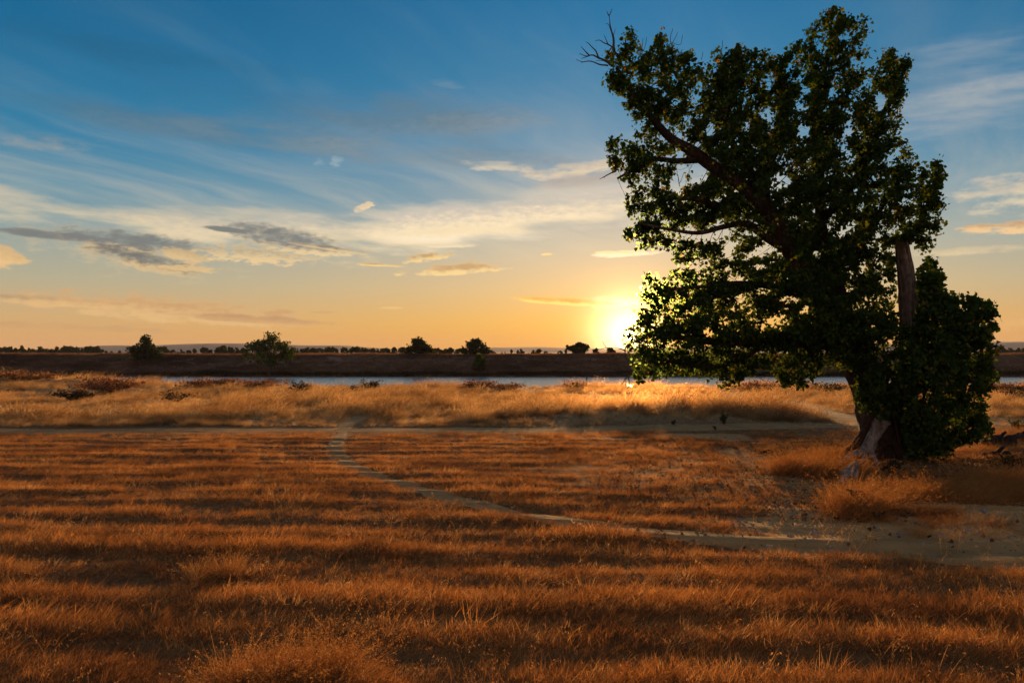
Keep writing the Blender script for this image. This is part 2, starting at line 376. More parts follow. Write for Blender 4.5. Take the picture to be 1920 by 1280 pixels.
M['leaf_far'] = leaf_like('far_leaf', [(0.0, (0.014, 0.022, 0.008)), (0.6, (0.026, 0.038, 0.012)), (1.0, (0.05, 0.06, 0.018))], 0.30, (1.4, 1.3, 0.7), 'rnd')
M['mown'] = leaf_like('mown_dry_grass', [(0.0, (0.29, 0.124, 0.038)), (0.4, (0.43, 0.198, 0.06)), (0.8, (0.54, 0.285, 0.10)), (1.0, (0.66, 0.44, 0.21))], 0.58, (1.22, 1.08, 0.85), 'object', (0.22, 0.105, 0.045), 0.45, fwd=0.15)
M['tall'] = leaf_like('tall_dry_grass', [(0.0, (0.20, 0.118, 0.052)), (0.45, (0.45, 0.285, 0.125)), (0.8, (0.57, 0.40, 0.20)), (1.0, (0.70, 0.54, 0.31))], 0.66, (1.38, 1.22, 0.95), 'object', (0.17, 0.10, 0.05), 0.30, fwd=0.23)
M['rust'] = leaf_like('rusty_weed', [(0.0, (0.14, 0.06, 0.03)), (1.0, (0.28, 0.125, 0.055))], 0.45, (1.1, 1.0, 0.9), 'rnd')
M['darkweed'] = leaf_like('dark_weed', [(0.0, (0.035, 0.028, 0.016)), (1.0, (0.08, 0.058, 0.028))], 0.35, (1.1, 1.0, 0.9), 'rnd')
M['levee_grass'] = leaf_like('levee_dry_grass', [(0.0, (0.14, 0.075, 0.045)), (0.6, (0.25, 0.14, 0.08)), (1.0, (0.36, 0.21, 0.12))], 0.45, (1.1, 1.0, 0.8), 'object', (0.11, 0.052, 0.036), 0.05)
M['reed'] = leaf_like('bank_reed', [(0.0, (0.018, 0.016, 0.010)), (1.0, (0.05, 0.04, 0.02))], 0.3, (1, 1, 1), 'object')
M['weed_green'] = leaf_like('weed_leaf', [(0.0, (0.03, 0.05, 0.016)), (1.0, (0.07, 0.09, 0.03))], 0.4, (1.3, 1.2, 0.8), 'rnd')
M['litter'] = leaf_like('fallen_leaf', [(0.0, (0.06, 0.036, 0.020)), (0.6, (0.17, 0.10, 0.05)), (1.0, (0.34, 0.24, 0.15))], 0.2, (1, 1, 1), 'rnd')
M['stone'] = mat_plain('grey_stone', (0.16, 0.14, 0.12), (0.30, 0.27, 0.23), 15)

# ------------------------------------------------------------------ terrain
WATER_Z = -1.5
def polyline_dist(x, y, pts):
    d = np.full(np.shape(x), 1e9); tt = np.zeros(np.shape(x)); n = len(pts) - 1
    for i in range(n):
        ax, ay = pts[i]; bx, by = pts[i + 1]; vx, vy = bx - ax, by - ay
        t = np.clip(((x - ax) * vx + (y - ay) * vy) / (vx * vx + vy * vy + 1e-9), 0, 1)
        q = np.hypot(x - ax - t * vx, y - ay - t * vy); better = q < d
        d = np.where(better, q, d); tt = np.where(better, (i + t) / n, tt)
    return d, tt
def gp(px, py, z=0.0):                    # ground point of a pixel on level z
    r = ray(px, py); k = (z - CAM_H) / r.z; return (r.x * k, r.y * k)
PATH = [gp(*p) for p in [(655, 792), (640, 812), (628, 835), (636, 858), (668, 882), (718, 902), (790, 922), (870, 942), (960, 962), (1060, 979), (1170, 992), (1290, 1004), (1420, 1012), (1560, 1018), (1700, 1024), (1920, 1036), (2100, 1046)]]
PATH_W = [0.17, 0.18, 0.19, 0.19, 0.19, 0.19, 0.19, 0.20, 0.20, 0.21, 0.22, 0.25, 0.30, 0.42, 0.55, 0.65, 0.7]
PATH2 = [gp(*p) for p in [(1420, 1012), (1480, 975), (1530, 945), (1505, 905), (1440, 870), (1380, 845)]]
ROAD = [(-60, 21.6), (-30, 21.8), (-14, 22.1), (-4, 22.4), (3, 22.9), (8, 23.5), (12, 24.0), (20, 24.2), (40, 24.5), (70, 25)]
TRACK = [gp(*p) for p in [(1640, 797), (1600, 789), (1560, 779), (1520, 764), (1495, 752), (1475, 742)]]
def zt(x, y):
    x = np.asarray(x, dtype=float); y = np.asarray(y, dtype=float)
    z = np.interp(y, [-500, 24, 32, 60, 74, 84, 92, 114, 118.6, 121, 132, 135, 140, 400, 5000],
                  [0, 0, -0.06, -0.78, -1.02, -1.62, -2.3, -2.3, -1.75, -1.15, 1.5, 1.72, 1.62, 1.55, 1.2])
    z = z + 0.42 * np.exp(-((x - 5.6) / 3.6) ** 2 - ((y - 28.2) / 3.0) ** 2)           # mound beside the tree
    z = z + 0.95 * sstep(-x, 25, 36) * np.exp(-((y - 64) / 11) ** 2)                   # higher bank on the left
    amp = np.interp(y, [0, 22, 26, 40, 75, 90, 120, 200], [0.05, 0.05, 0.05, 0.09, 0.16, 0.05, 0.25, 0.4])
    z = z + amp * (fbm(x * 0.22 + 40, y * 0.22 + 10, 3) - 0.5) * 2 * np.where(y > 150, 0.6, 1)
    row = windrow(x, y)
    row = row + (0.5 - row) * (1 - sstep(((x - 4.6) / 4.4) ** 2 + ((y - 15.2) / 4.2) ** 2, 0.35, 1.2))
    z = z + 0.07 * (row - 0.5) * (1 - sstep(y, 19.5, 21)) * (1 - sstep(y, 150, 151))
    return z
def windrow(x, y):                        # mown rows run across the view
    w = y + 0.05 * x + 0.26 * (fbm(x * 0.16 + 3, y * 0.5 + 9, 3) - 0.5) * 2
    s = 0.5 + 0.38 * np.sin(w * 2 * np.pi / 0.86) + 0.16 * np.sin(w * 2 * np.pi / 0.37 + 3 * fbm(x * 0.2, y * 0.3, 2))
    g = fbm(x * 0.55 + 11, y * 1.9 + 2, 4)
    return np.clip(s * 0.62 + (g - 0.5) * 1.0 + 0.18, 0, 1)
def dirt_mask(x, y):
    x = np.asarray(x, float); y = np.asarray(y, float)
    d, t = polyline_dist(x, y, PATH); w = np.interp(t, np.linspace(0, 1, len(PATH_W)), PATH_W)
    d = d + 0.16 * (fbm(x * 2.1 + 50, y * 2.1, 3) - 0.5)
    m = 1 - sstep(d, w * 0.55, w * 1.5)
    d2, _ = polyline_dist(x, y, PATH2); m = np.maximum(m, 0.5 * (1 - sstep(d2 + 0.8 * (fbm(x * 1.5 + 4, y * 2.5, 3) - 0.5), 0.1, 1.0)))
    d3, _ = polyline_dist(x, y, ROAD); m = np.maximum(m, (1 - sstep(d3 + 0.5 * (fbm(x * 0.8, y * 2.0, 3) - 0.5), 0.3, 1.6)) * 0.62)
    d4, _ = polyline_dist(x, y, TRACK); m = np.maximum(m, 1 - sstep(d4, 0.45, 1.0))
    # trodden ground round the tree
    n = fbm(x * 0.9 + 5, y * 0.9, 4)
    e = ((x - 6.2) / 3.6) ** 2 + ((y - 10.3) / 1.35) ** 2
    m = np.maximum(m, (1 - sstep(e, 0.55, 1.35)) * sstep(n, 0.22, 0.45))
    e = ((x - 4.4) / 3.6) ** 2 + ((y - 15.6) / 3.2) ** 2
    m = np.maximum(m, 0.16 * (1 - sstep(e, 0.3, 1.3)) * sstep(n, 0.40, 0.62))
    e = ((x - 7.0) / 6.0) ** 2 + ((y - 20.4) / 1.6) ** 2
    m = np.maximum(m, 0.7 * (1 - sstep(e, 0.4, 1.3)) * sstep(n, 0.3, 0.6))
    return np.clip(m, 0, 1)

def axis(segs):
    out = []
    for a, b, st in segs:
        out.append(np.arange(a, b, st))
    return np.concatenate(out + [[segs[-1][1]]])
def grow(a, b, st, k):
    v = [a]
    while v[-1] < b: v.append(v[-1] + st); st *= k
    v[-1] = b; return np.array(v)
ys = np.concatenate([-grow(0, 420, 2, 1.5)[::-1][:-1], np.arange(0, 4, 0.5), np.arange(4, 26, 0.12), np.arange(26, 80, 0.5), np.arange(80, 142, 0.7), grow(142, 4300, 3, 1.25)])
xh = np.concatenate([np.arange(0, 14, 0.16), np.arange(14, 50, 0.6), grow(50, 4600, 2, 1.2)])
xs = np.concatenate([-xh[::-1][:-1], xh])
X, Y = np.meshgrid(xs, ys); Z = zt(X, Y)
nx, ny = len(xs), len(ys)
idx = np.arange(nx * ny).reshape(ny, nx)
faces = np.stack([idx[:-1, :-1], idx[:-1, 1:], idx[1:, 1:], idx[1:, :-1]], -1).reshape(-1, 4)
ground = mesh_obj('ground', np.stack([X, Y, Z], -1), faces, M['ground'], smooth=True)
def fattr(o, name, vals, dom='POINT'):
    a = o.data.attributes.new(name, 'FLOAT', dom); a.data.foreach_set('value', np.asarray(vals, dtype=np.float32).ravel())
fattr(ground, 'dirt', np.where(Y < 60, dirt_mask(X, Y), 0)); fattr(ground, 'levee', sstep(Y, 100, 112))
tag(ground, 'dry straw coloured ground of the open field', kind='structure')

def ribbon(name, pts, widths, mat, seed, lift=0.012, step=0.12, rough=0.35):
    pts = [np.array(p) for p in pts]; L = [0]
    for a, b in zip(pts, pts[1:]): L.append(L[-1] + np.linalg.norm(b - a))
    n = int(L[-1] / step); s = np.linspace(0, L[-1], n)
    px = np.interp(s, L, [p[0] for p in pts]); py = np.interp(s, L, [p[1] for p in pts])
    k = np.ones(9) / 9
    pad = lambda v: np.convolve(np.pad(v, 4, mode='reflect', reflect_type='odd'), k, 'valid')
    px, py = pad(px), pad(py)
    w = np.interp(s, L, widths)
    tx, ty = np.gradient(px), np.gradient(py); l = np.hypot(tx, ty); nxx, nyy = -ty / l, tx / l
    cols = 7; V = []
    for j in range(cols):
        f = j / (cols - 1) * 2 - 1
        e = 1 + rough * (fbm(s * 1.7 + seed, np.full(n, seed + (1 if f > 0 else 30)), 4) - 0.5) * 2
        vx = px + nxx * w * f * e; vy = py + nyy * w * f * e
        V.append(np.stack([vx, vy, zt(vx, vy) + lift - 0.02 * (1 - f * f) * 0 + np.where(abs(f) > 0.99, -lift * 1.3, 0)], -1))
    V = np.stack(V, 1); id_ = np.arange(n * cols).reshape(n, cols)
    fc = np.stack([id_[:-1, :-1], id_[:-1, 1:], id_[1:, 1:], id_[1:, :-1]], -1).reshape(-1, 4)
    # keep faces up
    o = mesh_obj(name, V, fc[:, ::-1].copy(), mat, smooth=True)
    return tag(o, kind='structure')
tag(ribbon('footpath', PATH, PATH_W, M['dirt'], 3.0), 'narrow trodden dirt footpath curving across the mown grass')
tag(ribbon('dirt_road', ROAD, [0.62] * len(ROAD), M['road'], 9.0, rough=0.55, step=0.2), 'pale dirt road between the mown and the tall grass')
tag(ribbon('dirt_track', TRACK, [0.55] * 6, M['road'], 14.0, lift=0.02), 'dirt track leaving the road beside the grassy mound')

wv = [(-700, 70, WATER_Z), (700, 70, WATER_Z), (700, 126, WATER_Z), (-700, 126, WATER_Z)]
water = tag(mesh_obj('water', wv, [(0, 1, 2, 3)], M['water']), 'pale river water reflecting the evening sky', kind='structure')

# hills on the horizon
def hills():
    prof = [(-600, 662), (-200, 658), (0, 657), (130, 653), (190, 648), (280, 647), (340, 645), (400, 643.5), (470, 644.5), (560, 646.5), (640, 647.5), (720, 652), (800, 656), (860, 654), (930, 651),
            (1000, 650), (1060, 652), (1160, 654), (1300, 650), (1500, 647), (1700, 644), (1850, 641), (1930, 640), (2100, 642), (2500, 652), (2900, 661)]
    n = 420; pxs = np.linspace(-600, 2900, n)
    h = np.interp(pxs, [p[0] for p in prof], [p[1] for p in prof]) + (fbm(pxs * 0.02, pxs * 0 + 2, 4) - 0.5) * 2.2
    V = []
    prof_d = [(2700, 0.0), (2850, 0.35), (3000, 0.75), (3150, 1.0), (3500, 0.6), (3900, 0.0)]
    for d, f in prof_d:
        for i in range(n):
            top = at(pxs[i], h[i], 3150); x = top.x * (0.5 + 0.5 * d / 3150)
            V.append((x, d, 0.5 + max(top.z - 0.5, 0) * f * (0.85 + 0.3 * vnoise(np.float64(pxs[i] * 0.05), np.float64(d * 0.01)) if f < 1 else 1)))
    id_ = np.arange(n * len(prof_d)).reshape(len(prof_d), n)
    fc = np.stack([id_[:-1, :-1], id_[:-1, 1:], id_[1:, 1:], id_[1:, :-1]], -1).reshape(-1, 4)
    tag(mesh_obj('hills', V, fc, M['hill'], smooth=True), 'long low hazy hills on the horizon', kind='structure')
hills()

# ------------------------------------------------------------------ grass
def blade_tuft(seed, n, rad, hmin, hmax, width, lean, heads=0.0, spread=0.5, head_len=0.12, segs=3):
    r = np.random.default_rng(seed); V = []; Fc = []
    for i in range(n):
        a = r.uniform(0, 2 * np.pi); q = rad * math.sqrt(r.random())
        base = np.array([q * math.cos(a), q * math.sin(a), -0.03])
        h = r.uniform(hmin, hmax) * (1 - 0.35 * (q / rad) ** 2)
        dirv = np.array([math.cos(a) * spread * r.random() + lean + r.normal(0, 0.22), math.sin(a) * spread * r.random() + r.normal(0, 0.22), 1.0])
        bend = np.array([dirv[0] * 1.5 + r.normal(0, .2), dirv[1] * 1.5 + r.normal(0, .2), -0.35 * r.random()])
        ta = r.uniform(0, np.pi); side = np.array([math.cos(ta), math.sin(ta), 0])
        k0 = len(V); w = width * r.uniform(0.7, 1.3)
        pts = []
        for j in range(segs + 1):
            t = j / segs
            p = base + h * (dirv * t + bend * t * t * 0.5); p[2] = max(p[2], base[2])
            pts.append(p)
        for j in range(segs):
            wj = w * (1 - 0.6 * j / segs)
            V.append(pts[j] - side * wj / 2); V.append(pts[j] + side * wj / 2)
        V.append(pts[-1])
        for j in range(segs - 1):
            b = k0 + 2 * j; Fc.append((b, b + 1, b + 3, b + 2))
        b = k0 + 2 * (segs - 1); Fc.append((b, b + 1, k0 + 2 * segs))
        if r.random() < heads:                       # drooping seed head of small spikelets
            tip = pts[-1]; d = pts[-1] - pts[-2]; d = d / (np.linalg.norm(d) + 1e-9)
            for s_ in range(7):
                o = tip - d * head_len * s_ / 7 + r.normal(0, 0.013, 3)
                u = np.array([r.normal(), r.normal(), -0.8]); u = u / np.linalg.norm(u) * r.uniform(0.018, 0.034)
                v = np.cross(u, r.normal(0, 1, 3)); v = v / np.linalg.norm(v) * width * 0.9
                k = len(V); V += [o, o + u * 0.5 + v, o + u, o + u * 0.5 - v]; Fc.append((k, k + 1, k + 2, k + 3))
    return V, Fc
def tuft_collection(name, mat, specs):
    c = bpy.data.collections.new(name)
    for i, sp in enumerate(specs):
        V, Fc = blade_tuft(**sp)
        me = bpy.data.meshes.new(name + '_tuft'); me.from_pydata([tuple(v) for v in V], [], Fc); me.materials.append(mat)
        c.objects.link(bpy.data.objects.new('%s_tuft_%02d' % (name, i), me))
    return c
def scatter(name, pts, rotz, tilt, scl, coll, ncoll):
    n = len(pts)
    me = bpy.data.meshes.new(name); me.vertices.add(n); me.vertices.foreach_set('co', np.asarray(pts, dtype=np.float32).ravel())
    def va(nm, typ, key, v):
        a = me.attributes.new(nm, typ, 'POINT'); a.data.foreach_set(key, v)
    rot = np.stack([tilt[:, 0], tilt[:, 1], rotz], -1).astype(np.float32)
    va('rot', 'FLOAT_VECTOR', 'vector', rot.ravel()); va('scl', 'FLOAT_VECTOR', 'vector', np.asarray(scl, dtype=np.float32).ravel())
    va('pick', 'INT', 'value', rng.integers(0, ncoll, n).astype(np.int32))
    o = bpy.data.objects.new(name, me); COL.objects.link(o)
    g = bpy.data.node_groups.new(name + '_scatter', 'GeometryNodeTree')
    g.interface.new_socket('Geometry', in_out='INPUT', socket_type='NodeSocketGeometry')
    g.interface.new_socket('Geometry', in_out='OUTPUT', socket_type='NodeSocketGeometry')
    gi = g.nodes.new('NodeGroupInput'); go = g.nodes.new('NodeGroupOutput')
    ip = g.nodes.new('GeometryNodeInstanceOnPoints'); ci = g.nodes.new('GeometryNodeCollectionInfo')
    ci.inputs['Collection'].default_value = coll; ci.inputs['Separate Children'].default_value = True; ci.inputs['Reset Children'].default_value = True
    def na(nm, typ):
        k = g.nodes.new('GeometryNodeInputNamedAttribute'); k.data_type = typ; k.inputs['Name'].default_value = nm; return k.outputs['Attribute']
    L = g.links.new
    L(gi.outputs[0], ip.inputs['Points']); L(ci.outputs[0], ip.inputs['Instance']); ip.inputs['Pick Instance'].default_value = True
    L(na('pick', 'INT'), ip.inputs['Instance Index']); L(na('rot', 'FLOAT_VECTOR'), ip.inputs['Rotation']); L(na('scl', 'FLOAT_VECTOR'), ip.inputs['Scale'])
    L(ip.outputs[0], go.inputs[0])
    md = o.modifiers.new('scatter', 'NODES'); md.node_group = g
    return o
def field_points(n, y0, y1, margin, pw=1.0):
    """random points of a widening strip, denser nearby"""
    t = rng.random(n); y = y0 + (y1 - y0) * t ** pw
    x = (rng.random(n) * 2 - 1) * (0.66 * y + margin)
    return x, y

def grass_mown():
    c = tuft_collection('mown', M['mown'], [dict(seed=100 + i, n=52, rad=0.17, hmin=0.04, hmax=0.12, width=0.0036, lean=0.35, spread=0.9, heads=0.02, segs=2) for i in range(8)])
    x, y = field_points(72000, 4.0, 22.2, 1.2, 1.3)
    keep = rng.random(len(x)) > dirt_mask(x, y) * 1.05
    row = windrow(x, y)
    worn = 1 - sstep(((x - 4.6) / 4.4) ** 2 + ((y - 15.2) / 4.2) ** 2, 0.35, 1.2)
    row = row * (1 - worn) + worn * np.clip(fbm(x * 1.6 + 8, y * 2.4 + 3, 4) * 2.1 - 0.42, 0, 1)
    keep &= rng.random(len(x)) < 0.42 + 0.75 * row
    x, y, row = x[keep], y[keep], row[keep]
    dm = dirt_mask(x, y)
    s = (0.48 + 0.58 * row ** 1.3) * rng.uniform(0.55, 1.4, len(x)) * (1 - 0.5 * dm) * (0.6 + 0.8 * fbm(x * 1.7 + 90, y * 2.2 + 31, 3))
    # less growth on the trodden, dark patch by the tree
    e = ((x - 4.0) / 3.4) ** 2 + ((y - 14.2) / 3.4) ** 2
    s *= 1 - 0.25 * (1 - sstep(e, 0.4, 1.3))
    o = scatter('mown_grass', np.stack([x, y, zt(x, y)], -1), rng.normal(0.15, 0.9, len(x)), rng.normal(0, 0.18, (len(x), 2)), np.stack([s * 1.1, s * 1.1, s], -1), c, 8)
    tag(o, 'short dry orange grass mown in rows across the foreground', 'grass', kind='stuff')
grass_mown()

def grass_tall():
    c = tuft_collection('tall', M['tall'], [dict(seed=200 + i, n=48, rad=0.30, hmin=0.25, hmax=0.85, width=0.0105, lean=0.22, spread=0.45, heads=0.75) for i in range(8)])
    x, y = field_points(52000, 23.5, 80, 5.0, 1.6)
    z = zt(x, y)
    dm = dirt_mask(x, y)
    n = 0.5 * fbm(x * 0.30 + 70, y * 0.3 + 20, 3) + 0.5 * fbm(x * 1.3 + 7, y * 1.3 + 2, 3)
    keep = (rng.random(len(x)) > dm * 1.15) & (z > WATER_Z + 0.02)
    keep &= (fbm(x * 0.75 + 5, y * 0.5 + 9, 3) > 0.43) | (rng.random(len(x)) < 0.30)
    trail = np.exp(-((x + 4.95 + 0.06 * (y - 24)) / 0.55) ** 2) * (1 - sstep(y, 27, 31))
    keep &= rng.random(len(x)) > trail
    x, y, z, n, dm = x[keep], y[keep], z[keep], n[keep], dm[keep]
    s = (0.50 + 0.75 * sstep(n, 0.32, 0.66)) * rng.uniform(0.6, 1.25, len(x)) * sstep(y + 3.4 * (fbm(x * 0.5 + 2, y * 0.1, 3) - 0.5), 23.0, 28.0).clip(0.30, 1) * (1 - 0.6 * dm)
    tall_ = rng.random(len(x)) < 0.10 + 0.35 * sstep(fbm(x * 0.5 + 3, y * 0.4 + 60, 3), 0.48, 0.70)
    s *= np.where(tall_, 0.92, 0.42) * (0.55 + 0.75 * sstep(fbm(x * 0.11 + 21, y * 0.16 + 8, 3), 0.36, 0.60))
    s *= np.interp(y, [24, 32, 45, 60, 82], [0.85, 0.72, 0.68, 0.80, 0.85])
    o = scatter('tall_grass', np.stack([x, y, z], -1), rng.normal(0.1, 0.7, len(x)), rng.normal(0, 0.1, (len(x), 2)), np.stack([s, s, s], -1), c, 8)
    tag(o, 'tall golden wild grass between the dirt road and the river', 'grass', kind='stuff')
grass_tall()

def grass_levee():
    c = tuft_collection('levee', M['levee_grass'], [dict(seed=300 + i, n=40, rad=0.6, hmin=0.15, hmax=0.45, width=0.03, lean=0.15, spread=0.6, segs=2) for i in range(5)])
    n = 42000
    y = 119 + 26 * rng.random(n) ** 1.2; x = (rng.random(n) * 2 - 1) * 112
    s = (0.5 + 1.0 * fbm(x * 0.08, y * 0.5, 4)) * rng.uniform(0.7, 1.3, n)
    o = scatter('levee_grass', np.stack([x, y, zt(x, y)], -1), rng.random(n) * 6.28, rng.normal(0, .1, (n, 2)), np.stack([s, s, s], -1), c, 5)
    tag(o, 'brown dry grass covering the far river bank', 'grass', kind='stuff')
    c = tuft_collection('reeds', M['reed'], [dict(seed=400 + i, n=40, rad=0.5, hmin=0.2, hmax=0.75, width=0.04, lean=0.05, spread=0.4, segs=2) for i in range(4)])
    n = 7000
    x = (rng.random(n) * 2 - 1) * 110; y = 119.6 + rng.random(n) * 1.3 + 0.5 * fbm(x * .1, x * 0, 3)
    s = (0.35 + 1.3 * fbm(x * 0.07 + 9, x * 0, 3)) * rng.uniform(0.6, 1.2, n)
    o = scatter('bank_reeds', np.stack([x, y, np.maximum(zt(x, y), WATER_Z - 0.1)], -1), rng.random(n) * 6.28, rng.normal(0, .1, (n, 2)), np.stack([s, s, s], -1), c, 4)
    tag(o, 'dark low reeds along the foot of the far river bank', 'reeds', kind='stuff')
grass_levee()
# ------------------------------------------------------------------ trees: helpers
def catmull(P, step):
    P = [np.array(p, float) for p in P]; P = [2 * P[0] - P[1]] + P + [2 * P[-1] - P[-2]]
    out = []
    for i in range(1, len(P) - 2):
        n = max(2, int(np.linalg.norm(P[i + 1][:3] - P[i][:3]) / step))
        for j in range(n):
            t = j / n; a, b, c, d = P[i - 1], P[i], P[i + 1], P[i + 2]
            out.append(0.5 * (2 * b + (c - a) * t + (2 * a - 5 * b + 4 * c - d) * t * t + (3 * b - a - 3 * c + d) * t ** 3))
    out.append(P[-2]); return np.array(out)
def tube(pts, rad, sides=8, bump=0.0, seed=0.0, cap=True, V=None, Fc=None, freq=3.0):
    V = [] if V is None else V; Fc = [] if Fc is None else Fc
    pts = np.asarray(pts, float); n = len(pts); base = len(V)
    t = np.gradient(pts, axis=0); t /= (np.linalg.norm(t, axis=1)[:, None] + 1e-9)
    u = np.cross(t[0], [0.31, 0.17, 0.93]); u /= np.linalg.norm(u) + 1e-9
    for i in range(n):
        u = u - t[i] * np.dot(u, t[i]); u /= np.linalg.norm(u) + 1e-9; w = np.cross(t[i], u)
        for k in range(sides):
            a = 2 * math.pi * k / sides; r = rad[i]
            if bump: r *= 1 + bump * (mnoise.noise((math.cos(a) * freq * 0.6 + seed, math.sin(a) * freq * 0.6, i * 0.10 + seed)) + 0.5 * mnoise.noise((math.cos(a) * freq * 1.6, math.sin(a) * freq * 1.6 + seed, i * 0.22)))
            V.append(pts[i] + (u * math.cos(a) + w * math.sin(a)) * r)
    for i in range(n - 1):
        for k in range(sides):
            a = base + i * sides + k; b = base + i * sides + (k + 1) % sides
            Fc.append((a, b, b + sides, a + sides))
    if cap:
        V.append(pts[-1] + t[-1] * rad[-1] * 0.4); c = len(V) - 1; o = base + (n - 1) * sides
        for k in range(sides): Fc.append((o + k, o + (k + 1) % sides, c))
    return V, Fc
def inside(px, py, poly):
    poly = np.array(poly, float); c = np.zeros(np.shape(px), bool); j = len(poly) - 1
    for i in range(len(poly)):
        xi, yi = poly[i]; xj, yj = poly[j]
        c ^= ((yi > py) != (yj > py)) & (px < (xj - xi) * (py - yi) / (yj - yi + 1e-12) + xi)
        j = i
    return c
def edge_dist(px, py, poly):
    return polyline_dist(px, py, list(poly) + [poly[0]])[0]
def to_world(px, py, d):                  # arrays
    x = (px - 960) / F; u = (640 - py) / F; c, s = math.cos(PITCH), math.sin(PITCH)
    ry = c - s * u; k = d / ry
    return np.stack([x * k, np.broadcast_to(d, np.shape(px)), CAM_H + (s + c * u) * k], -1)
def to_px(P):
    c, s = math.cos(PITCH), math.sin(PITCH); z = P[:, 2] - CAM_H
    f = P[:, 1] * c + z * s; u = -P[:, 1] * s + z * c
    return 960 + F * P[:, 0] / f, 640 - F * u / f
def leaf_mesh(P, size, r, down=0.35):
    """one deltoid leaf of two folded halves at every point; returns verts, quads, one random value per leaf"""
    n = len(P)
    t = r.normal(0, 1, (n, 3)); t[:, 2] -= down * 1.5; t /= np.linalg.norm(t, axis=1)[:, None]
    q = r.normal(0, 1, (n, 3)); s = np.cross(t, q); s /= np.linalg.norm(s, axis=1)[:, None]; nn = np.cross(t, s)
    L = size * r.uniform(0.5, 1.45, n)[:, None]; fold = r.uniform(0.05, 0.35, n)[:, None]
    b = P; tip = P + t * L
    l1 = P + t * L * 0.16 + s * L * 0.50 + nn * L * 0.5 * fold; l2 = P + t * L * 0.52 + s * L * 0.36 + nn * L * 0.36 * fold
    r1 = P + t * L * 0.16 - s * L * 0.50 + nn * L * 0.5 * fold; r2 = P + t * L * 0.52 - s * L * 0.36 + nn * L * 0.36 * fold
    V = np.stack([b, l1, l2, tip, r2, r1], 1).reshape(-1, 3)
    k = np.arange(n)[:, None] * 6
    Q = np.stack([k + np.array([[0, 1, 2, 3]]), k + np.array([[0, 3, 4, 5]])], 1).reshape(-1, 4)
    return V, Q, np.repeat(r.random(n), 2)

